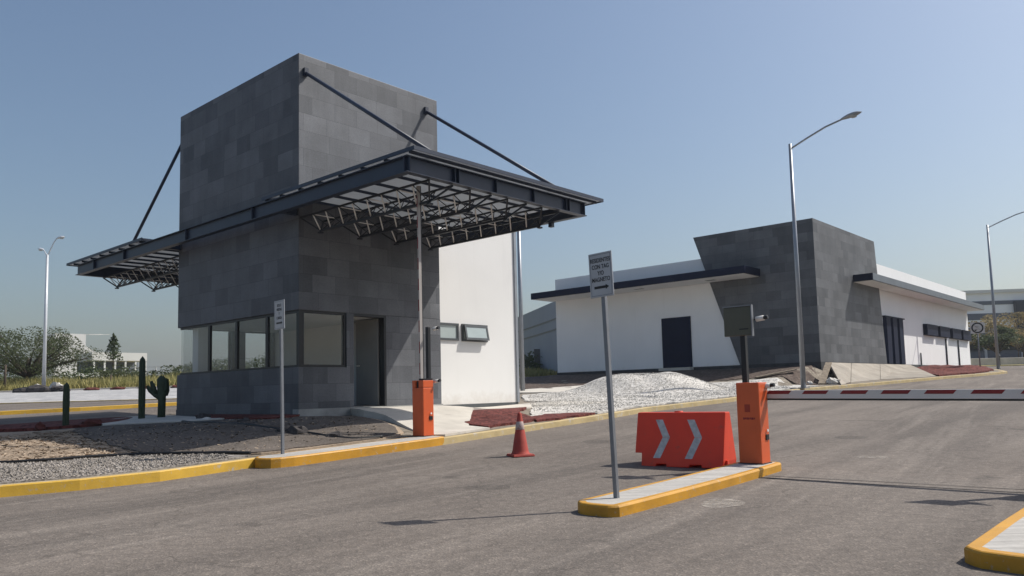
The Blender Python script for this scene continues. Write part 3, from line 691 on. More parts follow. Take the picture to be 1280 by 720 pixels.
def truss(xa, xb, y, zt=5.07, zbm=4.77, w=.30, n=9):
    t = mbz()
    xi, xo = (xa + .33, xb - .33)
    for s in (-1, 1): t.beam((xa, y + s * w, zt), (xb, y + s * w, zt), .036, .036)
    t.beam((xi, y, zbm), (xo, y, zbm), .055, .05)
    for s in (-1, 1):
        t.beam((xi, y, zbm), (xa, y + s * w, zt), .035, .035); t.beam((xo, y, zbm), (xb, y + s * w, zt), .035, .035)
    t.box(xi - .05, xi + .03, y - .05, y + .05, zbm - .06, zbm - .027); t.box(xo - .03, xo + .05, y - .05, y + .05, zbm - .06, zbm - .027)
    st = (xb - xa) / n
    for k in range(1, n):
        x = xa + k * st
        for s in (-1, 1):
            t.tube([(min(max(x - st * .5, xi), xo), y, zbm), (x, y + s * w, zt)], .014, 6, 0 if s > 0 else 1)  # one set of webs pale: its sunlit side is put into the colour
            t.tube([(x, y + s * w, zt), (min(max(x + st * .5, xi), xo), y, zbm)], .010, 6, 0)
        if k % 2: t.tube([(x, y - w, zt), (x, y + w, zt)], .012, 6, 1)
    return t.build('truss', [CHORD, GALV], can)
for y in (.33, 1.40, 2.48, 3.58): truss(.03, 4.26, y)
for y in (.52, 1.68, 2.8, 3.9): truss(XL + .12, -5.82, y, n=13)
mbz().box(3.3, 3.4, YF - .05, YF + .05, ZB - .11, ZB - .002).build('bracket', STEEL, can)
for p, q in (((.03, .16, 8.42), (4.32, .14, ZR + .05)), ((.03, 3.78, 8.45), (4.36, 3.70, ZR + .05)), ((-5.81, .20, 8.42), (-7.50, -.50, ZR + .05)), ((-5.81, 3.9, 8.42), (-7.5, 4.2, ZR + .05))):
    t = mbz(); t.tube([p, q], .042, 10)
    if p[0] > 0: t.box(.001, .08, p[1] - .05, p[1] + .05, p[2] - .08, p[2] + .10)
    else: t.box(-5.86, -5.781, p[1] - .05, p[1] + .05, p[2] - .08, p[2] + .10)
    t.build('tie_rod', STEEL, can)

# =================================================================== LOW STONE AND WHITE BUILDING
LB = thing('entrance_building', 'low white building with a slanted dark stone block and flat awnings behind the gravel', 'building', (BX, BY, 1.7), -AZ)
Z0 = 1.7
b = mbz()
b.hexa([(-3.96, 0, 2.15), (0, 0, 2.15), (0, 9.74, 2.15), (-3.96, 9.74, 2.15)], [(-6.22, 0, 8.86), (0, 0, 8.86), (0, 8.8, 8.86), (-6.22, 8.8, 8.86)]); b.build('stone_block', STONE2, LB)
b = mbz(); b.box(-15.6, -.15, .15, 30.2, 2.15, 7.72); b.build('white_walls', WHITE2, LB)
b = mbz(); b.box(-15.63, -.12, .12, 30.23, 1.2, 2.149); b.box(-4.0, .03, -.03, 9.8, 1.2, 2.149); b.build('plinth', DARKPL, LB)
b = mbz(); b.box(-15.98, -2.68, -1.69, .149, 6.43, 6.79); left_aw = b.build('awning', NAVY, LB, .01)
mbz().box(-15.9, -2.76, -1.61, .12, 6.415, 6.4295).build('soffit', WHITE2, left_aw)
b = mbz(); b.box(-.149, .96, 5.1, 30.4, 6.30, 6.66); raw = b.build('awning', FASC, LB, .01)
mbz().box(-.12, .88, 5.18, 30.32, 6.285, 6.2995).build('soffit', WHITE2, raw)
mbz().box(-.148, .955, 5.085, 5.1, 6.30, 6.655).build('end_cap', NAVY, raw)
d = mbz().box(-8.37, -6.65, .09, .149, 2.16, 4.80).build('door', NAVY, LB)
mbz().box(-8.45, -6.57, -.25, .1, 2.0, 2.145).build('step', CONC, LB)
b = mbz()
for k in range(3):
    y0 = 9.95 + k * 1.18; b.hexa([(-.149, y0, 2.15), (.02, y0 + .12, 2.15), (.02, y0 + .85, 2.15), (-.149, y0 + 1.15, 2.15)], [(-.149, y0, 4.78), (.02, y0 + .12, 4.78), (.02, y0 + .85, 4.78), (-.149, y0 + 1.15, 4.78)])
b.box(-.149, .03, 9.9, 13.5, 4.78, 4.84); b.build('folding_door', NAVY, LB)
for y0, y1 in ((17.95, 23.8), (24.3, 30.0)):
    f = mbz()
    for z in (4.05, 4.70): f.box(-.149, -.06, y0, y1, z, z + .06)
    for y in (y0, (y0 * 2 + y1) / 3, (y0 + 2 * y1) / 3, y1 - .06): f.box(-.149, -.06, y, y + .06, 4.11, 4.70)
    o = f.build('window', NAVY, LB); mbz().box(-.149, -.075, y0 + .06, y1 - .06, 4.11, 4.70).build('pane', DKGLASS, o)
    for k in range(2):
        q = y0 + .05 + k * (y1 - y0) * .53
        mbz().box(-.059, .10, q, q + (y1 - y0) * .43, 4.06, 4.75).build('louvre', NAVY, o)
for y in (23.2, 26.6): mbz().tube([(-.10, y, 2.15), (-.10, y, 4.0)], .05).build('downpipe', GFRAME, LB)
mbz().tube([(-.1, 16.9, 2.15), (-.1, 16.9, 2.9)], .04).build('downpipe', GFRAME, LB)
for x in (-12.0, -9.4, -5.2): mbz().box(x, x + .5, -.9, -.6, 6.405, 6.414).build('soffit_lamp', LENS, left_aw)

# tilted concrete ramp along the kerb
bw = lambda x, y, z: (*world(x, y, BX, BY), z)
RP = thing('concrete_ramp', 'tilted cracked concrete ramp slabs from the kerb up to the stone building', 'ramp', (*world(1.5, 1, BX, BY), 1.0), 0)
Z0 = 0
topc = [(.15, .6), (.15, 3.6), (.15, 8.0), (.15, 13.6)]; botc = [(2.0, -3.3), (1.62, -1.0), (1.75, 2.6), (3.1, 6.9)]
def slab(i, ta, tb, ba, bb, drop=.14):
    P = []
    for (x, y), z in ((ba, None), (bb, None), (tb, 2.12), (ta, 2.12)):
        X, Y = world(x, y, BX, BY); P.append((X, Y, tz(Y) + .16 if z is None else z))
    s_ = MB(0); s_.hexa([(x - RP.location.x, y - RP.location.y, z - drop - 1.0) for x, y, z in P], [(x - RP.location.x, y - RP.location.y, z - 1.0) for x, y, z in P]); return s_.build('slab', CONC2, RP, .015)
for i in range(3):
    e = .02
    slab(i, (topc[i][0], topc[i][1] + e), (topc[i + 1][0], topc[i + 1][1] - e), (botc[i][0], botc[i][1] + e), (botc[i + 1][0], botc[i + 1][1] - e))
X, Y = world(1.9, -1.6, BX, BY)
def plank(a, b_, w_, h_, lab, name='timber_plank'):
    o = MB(0).beam((0, 0, 0), Vector(b_) - Vector(a), w_, h_).build(name, WOOD); o.location = a; return tag(o, lab, 'plank')
plank((12.95, 33.0, zb(12.95, 33.0) + .03), (13.95, 34.6, 2.05), .26, .06, 'grey timber plank leaning against the open end of the concrete ramp')
plank((10.4, 33.6, zb(10.4, 33.6) + .08), (12.2, 33.9, zb(12.2, 33.9) + .12), .25, .05, 'weathered board lying flat on the soil by the stone block')
def rock(x, y, r, m_, lab, cat='rock', grp=None, dz=.4, seed=None, zf=zb):
    o = MB(0).blob((0, 0, 0), r, seed or x * 3.1 + y, .55, 9, 6).build('rock', m_, uv=False); o.location = (x, y, zf(x, y) + r[2] * dz); return tag(o, lab, cat, grp)
rock(13.45, 33.0, (.28, .2, .2), ROCKW, 'white broken rock under the open end of the concrete ramp')
rock(12.6, 33.4, (.15, .12, .1), ROCKW, 'small pale rubble stone left of the leaning plank')

# =================================================================== WHITE GRAVEL PILE
b = MB(0); px, py = 5.25, 31.0
rx, ry = 3.5, 3.2
n1, n2 = 26, 72
vs = []
for i in range(n1 + 1):
    r = i / n1
    for j in range(n2):
        a = 2 * math.pi * j / n2; X, Y = px + math.cos(a) * r * rx * (1 + .1 * math.sin(3 * a)), py + math.sin(a) * r * ry
        h = .66 * (1 - sst(max(0, r * 1.35 - .35))) * (1 + .25 * noise.noise((X * .7, Y * .7, 3))) + .05 * noise.fractal((X * 1.6, Y * 1.6, 7), 1, 2, 4) * (1 - r)
        h -= .14 * math.exp(-((X - px + .1) / .35) ** 2 - ((Y - py + 1.1) / .8) ** 2)
        vs.append((X - px, Y - py, zb(X, Y) + h - (.05 if i == n1 else 0)))
fs = [(i * n2 + j, (i + 1) * n2 + j, (i + 1) * n2 + (j + 1) % n2, i * n2 + (j + 1) % n2) for i in range(n1) for j in range(n2)]
b.add(vs, fs, 0, True); gp = b.build('gravel_pile', WGRAV, uv=False); zc = zb(px, py); gp.data.transform(Matrix.Translation((0, 0, -zc))); gp.location = (px, py, zc)
tag(gp, 'low heap of white gravel in front of the white building', 'gravel pile')
# loose stones scattered over the white gravel, the pile and the strip by the kerb
def scatter(name, poly, n, r, m_, zf, label, cat):
    xs = [p[0] for p in poly]; ys = [p[1] for p in poly]; b = MB(0); k = 0
    oc = [(1,0,0),(-1,0,0),(0,1,0),(0,-1,0),(0,0,1),(0,0,-1)]; of = [(0,2,4),(2,1,4),(1,3,4),(3,0,4),(2,0,5),(1,2,5),(3,1,5),(0,3,5)]
    while k < n:
        x, y = random.uniform(min(xs), max(xs)), random.uniform(min(ys), max(ys))
        if not inside(x, y, poly): continue
        k += 1; s = r * random.uniform(.5, 1.5); q = Matrix.Rotation(random.uniform(0, 6.3), 3, Vector((random.random(), random.random(), random.random() + .1)).normalized())
        z = zf(x, y); f3 = (s * random.uniform(.7, 1.3), s * random.uniform(.7, 1.3), s * random.uniform(.5, .9))
        b.add([(q @ Vector((v[0] * f3[0], v[1] * f3[1], v[2] * f3[2]))) + Vector((x, y, z + s * .3)) for v in oc], of)
    o = b.build(name, m_, uv=False); return tag(o, label, cat, None, 'stuff')
scatter('gravel_stones', [(-9.2, 7.9), (-6.25, 9.75), (-5.58, 10.2), (-4.93, 10.87), (-4.3, 11.9), (-4.5, 12.35), (-5.3, 12.5), (-6.1, 12.5), (-7.2, 11.9), (-9.5, 11.8)], 9000, .017, GGRAV, lambda x, y: zb(x, y) + .025, 'loose grey gravel along the yellow kerb left of the sign', 'gravel')
def zpile(x, y):
    r = math.hypot((x - px) / rx, (y - py) / ry)
    return zb(x, y) + .04 + (.66 * (1 - sst(max(0, r * 1.35 - .35))) * .97 if r < 1 else 0)
scatter('gravel_stones', [(.5, 19.2), (2.1, 19.7), (3.5, 21.8), (6.7, 25.3), (10.7, 30.3), (11.2, 32.6), (9, 33.4), (4.2, 34.6), (1.6, 30.8), (.5, 29)], 14000, .016, WGRAV, zpile, 'loose white stones scattered over the gravel before the white building', 'gravel')
def chips():
    b = MB(0); P = [(-9.6, 12.2), (-7.2, 12.1), (-6.1, 12.7), (-4.4, 12.5), (-3.3, 13.4), (-2.3, 14.6), (-3.3, 16.6), (-5, 16.3), (-7.7, 17.0), (-10.4, 17.2), (-12, 15)]
    k = 0
    while k < 6500:
        x, y = random.uniform(-12, -2), random.uniform(12, 17.3)
        if not inside(x, y, P): continue
        k += 1; a = random.uniform(0, 6.3); L = random.uniform(.03, .09); z = zb(x, y) + .04 + .012 * noise.fractal((x * 2.5, y * 2.5, 1.3), 1, 2, 3)
        d = Vector((math.cos(a), math.sin(a), random.uniform(-.3, .3))) * L; p = Vector((-math.sin(a), math.cos(a), random.uniform(-.5, .5))) * L * .14
        c = Vector((x, y, z)); b.add([c - d - p, c + d - p, c + d + p, c - d + p], [(0, 1, 2, 3)])
    return b.build('mulch_chips', MULCH, uv=False)
tag(chips(), 'loose straw coloured mulch chips over the bed before the guard house', 'mulch', None, 'stuff')

def hose(line, r, lab):
    P = smooth_poly(line, 2, False); P = dens(P, .12, False)
    b = MB(0).tube([(x, y, zb(x, y) + .05 + .02 * noise.noise((x * 2, y * 2, 0))) for x, y in P], r, 6); o = b.build('garden_hose', HOSE, uv=False)
    origin_to(o, (P[0][0], P[0][1], zb(*P[0]))); tag(o, lab, 'hose')
hose([(-9.6, 11.7), (-7.64, 11.8), (-7.16, 11.95), (-6.65, 12.32), (-6.16, 12.58), (-5.26, 12.54), (-4.44, 12.40), (-4.12, 12.3)], .025, 'black hose along the edge between gravel strip and mulch')
hose([(-7.19, 17.05), (-6.3, 16.2), (-5.4, 15.48), (-4.44, 14.65), (-3.5, 14.25), (-2.87, 14.0), (-2.4, 14.3)], .03, 'black hose across the mulch in front of the tower')
sl = [(-7.0, 17.7, .14, ROCK, 'dark stone lump on the mulch by the end of the pale path'), (-6.75, 17.25, .08, ROCKW, 'pale stone beside the dark lump at the path end'), (-5.45, 15.9, .10, ROCK, 'small dark clod near the red gravel at the tower foot'), (-5.1, 15.55, .07, ROCK, 'tiny dark clod right of the larger clod by the red gravel'), (-4.25, 14.5, .11, ROCK, 'dark clod just behind the grey sign post'), (-3.95, 14.35, .15, ROCK, 'dark pointed clod against the hose right of the sign post'), (-3.25, 14.2, .13, ROCK, 'dark flat clod lying at the hose end near the kerb')]
for x, y, r, m_, lab in sl: rock(x, y, (r * 1.3, r, r * .8), m_, lab, 'stone')
rock(-10.85, 18.0, (.12, .10, .12), ROCKR, 'round red volcanic rock left of the lone columnar cactus')
rock(-9.75, 18.25, (.27, .16, .11), ROCKR, 'long red volcanic rock right of the lone columnar cactus')
rock(-8.0, 14.5, (.05, .05, .04), ROCKW, 'small white pebble on the sunlit mulch')

# =================================================================== CACTI
def cactus_col(name, x, y, h, r, lab, lean=0):
    o = MB(0); n = 22; rings = 22; vs = []
    for i in range(rings + 1):
        t = i / rings; rr = r * (1 - .06 * t) * (1.02 + .05 * math.sin(t * 9 + x)) * math.sqrt(max(.004, 1 - max(0, (t - .88) / .12) ** 2))
        for j in range(n): a = 2 * math.pi * j / n; q = rr * (1 if j % 2 else .8); vs.append((q * math.cos(a) + lean * t * h, q * math.sin(a), -.1 + t * (h + .1)))
    o.add(vs, [(i * n + j, i * n + (j + 1) % n, (i + 1) * n + (j + 1) % n, (i + 1) * n + j) for i in range(rings) for j in range(n)] , 0, False)
    ob = o.build(name, CACT, uv=False); ob.location = (x, y, zb(x, y)); return tag(ob, lab, 'cactus')
cactus_col('columnar_cactus', -10.35, 18.15, 1.06, .072, 'short columnar cactus standing alone on the red gravel ridge, left of the others')
cactus_col('columnar_cactus', -8.98, 18.95, 1.56, .078, 'tallest columnar cactus, next to the branching cactus by the tower')
cb = thing('branching_cactus', 'small dark branching cactus with raised arms beside the tower', 'cactus', (-8.55, 19.05, zb(-8.55, 19.05)))
def limb(name, pts, rad): MB(0).tube(pts, rad, 12).build(name, CACT, cb)
limb('trunk', [(0, 0, -.1), (.01, 0, .5), (0, 0, .8), (0, 0, .98), (0, 0, 1.06)], [.09, .09, .11, .11, .04])
for pts in ([(0, 0, .5), (-.15, 0, .6), (-.28, .0, .72), (-.36, .0, .82)], [(-.15, 0, .62), (-.2, 0, .78), (-.26, 0, .93)], [(0, .0, .6), (.09, .0, .72), (.10, 0, 1.0)], [(.05, .1, .6), (.06, .16, .7), (.06, .16, .98)]):
    limb('arm', pts, [.06] * (len(pts) - 1) + [.035])

# =================================================================== BARRIER GATES
def cabinet_gate(label, loc, up):
    g = thing('barrier_gate', label, 'barrier gate', loc, -AZ)
    W, D, H = .31, .26, 1.04              # x: -W..0, y: 0..D
    c = MB(0)
    if not up:
        c.box(-W, 0, 0, D, 0, H)
    else:
        c.box(-W, 0, 0, D, 0, .90); c.box(-W, -.22, 0, D, .90, H); c.box(-.13, 0, 0, D, .90, H)
    cab = c.build('cabinet', ORANGE, g, .012)
    b = MB(0)
    if not up: b.box(-.262, -.05, -.0025, -.0005, .06, .985)
    else: b.box(-.262, -.05, -.0025, -.0005, .06, .86)
    b.build('service_door', ORANGE, cab)
    b = MB(0); b.box(.0005, .012, D * .55, D * .85, .30, .37); b.tube([(.012, D * .7, .42), (.02, D * .7, .42)], .018, 10, 1); b.build('lock', [BLACK, GALV], cab)
    MB(0).box(-W - .012, .012, -.012, D + .012, 0, .012).build('foot_plate', BLACK, cab)
    if not up:
        e = MB(0)
        for k, (x0, ww) in enumerate(((-.225, .022), (-.198, .020), (-.172, .026), (-.138, .018), (-.114, .03), (-.076, .012))): e.box(x0, x0 + ww, -.0045, -.0026, .565 + .003 * (k % 2), .592)
        e.build('small_print', ARMR, cab)
        MB(0).box(-.20, -.125, -.0040, -.0026, .66, .76).build('emblem', M_basic('dull_red_emblem', (.33, .04, .02), .5, .1, 6), cab)
        a = MB(0); L = 3.7; za, zc = .83, .70
        y0, y1 = D + .01, D + .055
        zd = -.05
        a.hexa([(-.1, y0, za), (L, y0, za + zd), (L, y1, za + zd), (-.1, y1, za)], [(-.1, y0, za + .105), (L, y0, za + .105 + zd), (L, y1, za + .105 + zd), (-.1, y1, za + .105)])
        arm = a.build('arm', ARMW, g, .004)
        s = MB(0); s.hexa([(-.1, y0 + .004, za - .022), (L, y0 + .004, za - .022 + zd), (L, y1 - .004, za - .022 + zd), (-.1, y1 - .004, za - .022)], [(-.1, y0 + .004, za - .0005), (L, y0 + .004, za - .0005 + zd), (L, y1 - .004, za - .0005 + zd), (-.1, y1 - .004, za - .0005)]); s.build('rubber_edge', BLACK, arm)
        x = .03 if 0 else -.02
        while x < L - .3:
            zz = za + zd * x / L; l = .30
            st = MB(0); st.add([(x, y0 - .002, zz + .055), (x + l, y0 - .002, zz + .055 + zd * l / L), (x + l + .04, y0 - .002, zz + .1 + zd * l / L), (x + .04, y0 - .002, zz + .1)], [(0, 1, 2, 3)])
            st.add([(x, y1 + .002, zz + .055), (x + l, y1 + .002, zz + .055 + zd * l / L), (x + l + .04, y1 + .002, zz + .1 + zd * l / L), (x + .04, y1 + .002, zz + .1)], [(3, 2, 1, 0)])
            st.build('red_stripe', ARMR, arm); x += .47
        MB(0).box(-.14, -.03, D + .001, D + .07, .80, .96).build('pivot', BLACK, g)
    else:
        # raised arm, seen nearly edge on
        a = MB(0); a.hexa([(-.185, .08, .98), (-.155, .08, .98), (-.155, .15, .98), (-.185, .15, .98)], [(-.205, .08, 4.78), (-.175, .08, 4.78), (-.175, .15, 4.78), (-.205, .15, 4.78)])
        arm = a.build('arm', ARMG, g, .004)
        MB(0).hexa([(-.18, .151, .98), (-.16, .151, .98), (-.16, .175, .98), (-.18, .175, .98)], [(-.20, .151, 4.78), (-.18, .151, 4.78), (-.18, .175, 4.78), (-.20, .175, 4.78)]).build('rubber_edge', BLACK, arm)
        for k in range(9):
            z = 1.15 + k * .40; dx = -.02 * (z + .11 - .98) / 3.8
            s = MB(0); s.add([(-.181 + dx, .0785, z), (-.160 + dx, .0785, z), (-.160 + dx, .0785, z + .22), (-.181 + dx, .0785, z + .22)], [(0, 1, 2, 3)]); s.build('red_stripe', ARMR, arm)
        MB(0).box(-.205, -.14, .03, .23, .88, 1.02).build('pivot', BLACK, g)
        MB(0).box(-.14, .0, .02, D - .02, H + .001, H + .03).build('cover', BLACK, g)
    return g
z1 = tz(10.1) + .106
gate1 = cabinet_gate('orange barrier cabinet with a lowered red and white arm on the kerbed island', (3.13, 10.04, z1), False)
cabinet_gate('orange barrier cabinet with its arm raised upright beside the guard house', (-1.68, 14.56, tz(14.6) + .152), True)
# control box on a post, with a camera each
def control_post(label, loc, panel=True):
    g = thing('control_post', label, 'control post', loc, -AZ)
    H = 2.05
    MB(0).box(-.035, .035, -.035, .035, 0, H - (.05 if panel else 0)).build('post', BLACK, g, .004)
    MB(0).box(-.08, .08, -.08, .08, 0, .012).build('foot_plate', BLACK, g)
    if panel:
        MB(0).box(-.24, .15, -.075, -.036, H - .39, H).build('panel_box', BOXM, g, .01)
        f = MB(0); f.box(-.25, .165, -.082, -.03, H + .0005, H + .014); f.box(.151, .165, -.082, -.03, H - .40, H); f.build('panel_frame', POSTM, g)
        MB(0).box(-.02, .11, -.0785, -.0755, H - .31, H - .295).build('small_print', BLACK, g)
    def camr(x, z, nm):
        m_ = MB(0); m_.tube([(.03 if z < 1.6 else .15, 0, z), (x, 0, z)], .014, 8); o = m_.build('camera_bracket', BLACK, g)
        q = MB(0); q.tube([(x - .03, 0, z), (x + .075, .0, z + .012)], .034, 12, 0); q.tube([(x + .075, 0, z + .012), (x + .13, 0, z + .02)], .026, 12, 1); q.build('camera', [CAMW, BLACK], o)
    if panel: camr(.22, H - .18, 'a'); camr(.26, .985, 'b')
    else: camr(.18, H - .05, 'a'); camr(.20, 1.0, 'b')
    return g
control_post('olive grey control box on a black post behind the orange cabinet with lowered arm', (3.08, 10.40, z1))
zz = tz(14.95) + .15
cp2 = control_post('plain black post with two small cameras behind the raised barrier cabinet', (-1.62, 14.98, zz), False)
# the same set on the next island, outside the right edge: only its shadow is seen
z3 = tz(7.75) + .106
g3 = copy_tree(gate1); g3.location = (5.75, 7.62, z3)
g3['label'] = 'orange barrier cabinet on the wider island at the right edge'
control_post('olive grey control box on the wider right hand island', (5.7, 7.95, z3))

# =================================================================== SIGNS
def sign(label, loc, lines, tilt, H=2.5, w_=.275, h_=.44):
    g = thing('sign_post', label, 'sign', loc, -AZ)
    g.rotation_euler = (0, R(-tilt), -AZ)
    MB(0).box(-.022, .022, -.022, .022, -.02, H - .05).build('post', POSTM, g, .004)
    p = MB(0).box(-w_ / 2, w_ / 2, -.033, -.024, H - h_, H).build('plate', PLATE, g, .002)
    b = MB(0); e = .012; y = -.0342; i_ = .014
    for q in ((-w_ / 2 + i_, w_ / 2 - i_, H - i_ - .006, H - i_), (-w_ / 2 + i_, w_ / 2 - i_, H - h_ + i_, H - h_ + i_ + .006), (-w_ / 2 + i_, -w_ / 2 + i_ + .006, H - h_ + i_ + .006, H - i_ - .006), (w_ / 2 - i_ - .006, w_ / 2 - i_, H - h_ + i_ + .006, H - i_ - .006)): b.box(q[0], q[1], y, -.0331, q[2], q[3])
    b.build('border', POSTM, p)
    a = MB(0); z = H - h_ * .78; a.add([(-.085, y - .0003, z - .013), (.05, y - .0003, z - .013), (.05, y - .0003, z - .026), (.09, y - .0003, z), (.05, y - .0003, z + .026), (.05, y - .0003, z + .013), (-.085, y - .0003, z + .013)], [tuple(range(7))]); a.build('arrow', INK, p)
    for k, s in enumerate(lines):
        Mx = Matrix.Translation((0, y - .0006, H - h_ * (.175 + k * .145))) @ Matrix.Rotation(R(90), 4, 'X') @ Matrix.Diagonal((.74, 1, 1, 1))
        text_mesh('lettering', s, .060, INK, p, Mx)
    return g
sign('grey sign reading RESIDENTES CON TAG Y/O MAGNETO on the tip of the near island', (.955, 7.56, tz(7.55) + .106), ['RESIDENTES', 'CON TAG', 'Y/O', 'MAGNETO'], 1.9, 2.37)
sign('smaller looking grey lettered sign on the yellow kerb nose before the guard house', (-3.62, 12.3, tz(12.3) + .152), ['SOLO', 'VISITAS', 'Y', 'CARGA'], 1.4, 2.41, .29, .46)
g = thing('round_symbol_sign', 'square white traffic sign with a black ring on a thin post by the far lamp', 'sign', (27.42, 46.0, tz(46) + .13), R(-28))
MB(0).tube([(0, 0, -.1), (0, 0, 2.8)], .035, 10).build('post', POSTM, g)
p = MB(0).box(-.36, .36, -.055, -.04, 2.22, 2.88).build('plate', CAMW, g)
b = MB(0); n = 32; ring = [(r * math.cos(2 * math.pi * j / n), -.058, 2.55 + r * math.sin(2 * math.pi * j / n)) for r in (.315, .235) for j in range(n)]
b.add(ring, [(j, (j + 1) % n, n + (j + 1) % n, n + j) for j in range(n)])
b.build('ring', INK, p)
b = MB(0); b.beam((-.16, -.059, 2.71), (.16, -.059, 2.39), .004, .07, up=(0, 1, 0)); b.beam((-.08, -.0595, 2.42), (-.08, -.0595, 2.62), .05, .004); b.beam((-.12, -.0605, 2.64), (.08, -.0605, 2.64), .004, .05, up=(0, 1, 0)); b.add([(-.20, -.0605, 2.45), (0.0, -.0605, 2.45), (-.1, -.0605, 2.36)], [(0, 2, 1)]); b.build('symbol', INK, p)

# =================================================================== CONE AND WATER BARRIER
g = thing('traffic_cone', 'faded red traffic cone standing alone on the asphalt before the white wing', 'cone', (.085, 12.57, tz(12.57)), .35)
MB(0).hexa([(-.18, -.18, 0), (.18, -.18, 0), (.18, .18, 0), (-.18, .18, 0)], [(-.17, -.17, .035), (.17, -.17, .035), (.17, .17, .035), (-.17, .17, .035)]).build('base', CONEM, g, .006)
MB(0).lathe([(.152, .036), (.138, .06), (.128, .09), (.032, .665), (.026, .685), (.0, .69)]).build('body', CONEM, g)
MB(0).lathe([(.0760, .42), (.0765, .421), (.0555, .545), (.0545, .546)]).build('reflective_collar', COLLAR, g)
ang = R(-33)
g = thing('water_barrier', 'orange red plastic water filled barrier with two grey chevrons behind the near island', 'barrier', (1.72, 11.12, tz(10.9)), ang)
# local x along the barrier, y away from the camera; side outline extruded with tapered depth
L = 1.22
def prof(z): return (.0 + .13 * z / .74, .62 - .30 * z / .74)      # front y, back y at height z
xs = [(-.03, .74), (-.05, .18), (.05, .18), (.05, 0), (.27, 0), (.27, .035), (.42, .035), (.42, 0), (.75, 0), (.75, .035), (.92, .035), (.92, 0), (L - .02, 0), (L + .0, .08), (L + .02, .74)]
b = MB(0); n = len(xs)
fr = [(x, prof(z)[0], z) for x, z in xs]; bk = [(x, prof(z)[1], z) for x, z in xs]
b.add(fr + bk, [tuple(range(n)), tuple(reversed(range(n, 2 * n)))] + [((i + 1) % n, i, n + i, n + (i + 1) % n) for i in range(n)])
body = b.build('body', PLASTIC, g, .012)
b = MB(0); b.box(L - .015, L + .03, .10, .16, .02, .10); b.build('drain_plug', PLASTIC, g)
MB(0).lathe([(.06, .735), (.06, .755), (.0, .757)], .55, .22, 16).build('filler_cap', PLASTIC, g)
for i_, cx in enumerate((.38, .84)):
    t = MB(0); w_ = .055
    def fp(x, z): return (x, prof(z)[0] - .0035, z)
    t.add([fp(cx - .13, .64), fp(cx - .13 + .105, .64), fp(cx + .085, .40), fp(cx - .02, .40)], [(3, 2, 1, 0)])
    t.add([fp(cx - .02, .397), fp(cx + .085, .397), fp(cx - .05, .115), fp(cx - .155, .115)], [(3, 2, 1, 0)])
    t.build('chevron', REFL, g)

# =================================================================== STREET LAMPS
def head(parent, at, d, L=.75, m_=LAMPM):
    d = Vector(d); d.z = 0; d.normalize(); s = Vector((-d.y, d.x, 0)); at = Vector(at)
    b = MB(0); pr = [(0, .05, .05), (.12, .09, .07), (.35, .16, .10), (.6, .17, .11), (.82, .13, .08), (1, .02, .02)]; n = 12; vs = []
    for t, ww, hh in pr:
        for j in range(n):
            a = 2 * math.pi * j / n; vs.append(at + d * (t * L) + s * (math.cos(a) * ww) + Vector((0, 0, math.sin(a) * hh * (1 if math.sin(a) > 0 else .45) + t * .10)))
    b.add(vs, [(i * n + j, i * n + (j + 1) % n, (i + 1) * n + (j + 1) % n, (i + 1) * n + j) for i in range(len(pr) - 1) for j in range(n)], 0, True)
    b.f.append(list(reversed(range(n)))); b.mi.append(0); b.sm.append(False)
    h = b.build('lamp_head', m_, parent)
    MB(0).blob(at + d * (L * .6) + Vector((0, 0, .02)), (.13, .13, .07), 1, 0, 12, 8, sm=True).build('lens', LENS, h)
def street_lamp(label, x, y, dz, H, arms, rot=0, r0=.09, m_=LAMPM, grp='street lamps', hl=.75):
    g = thing('street_lamp', label, 'street lamp', (x, y, tz(y) + dz), rot, grp)
    MB(0).tube([(0, 0, 0), (0, 0, H)], [r0, r0 * .62], 14).build('pole', m_, g)
    MB(0).box(-.17, .17, -.17, .17, 0, .03).build('base_plate', m_, g)
    for (dx, dy, dh, a0) in arms:
        P = [Vector((0, 0, a0)), Vector((dx * .35, dy * .35, a0 + dh * .42)), Vector((dx * .7, dy * .7, a0 + dh * .80)), Vector((dx, dy, a0 + dh))]
        MB(0).tube(P, .035, 10).build('arm', m_, g); head(g, P[-1], (dx, dy, 0), hl, m_)
    return g
street_lamp('tall grey street lamp with one long arm, in front of the stone block', 11.12, 30.1, .13, 9.6, [(2.0, 0, .68, 9.4)], -AZ, .10)
street_lamp('tall grey street lamp at the right edge by the far kerb', 30.95, 50.0, .1, 9.35, [(2.3, 0, .75, 9.15)], -AZ, .10)
street_lamp('pale two armed street lamp across the far road at the left', -31.9, 53.2, .15, 9.3, [(.62, 0, 1.25, 9.15), (-.48, .3, .55, 9.15)], 0, .13, LAMPL, hl=.55)
o = MB(0).tube([(0, 0, -.2), (0, 0, 7.6)], [.10, .075], 14).build('steel_pole', LAMPM); o.location = (.38, 32.8, zb(.38, 32.8)); tag(o, 'plain grey steel pole rising just right of the white wing', 'pole')
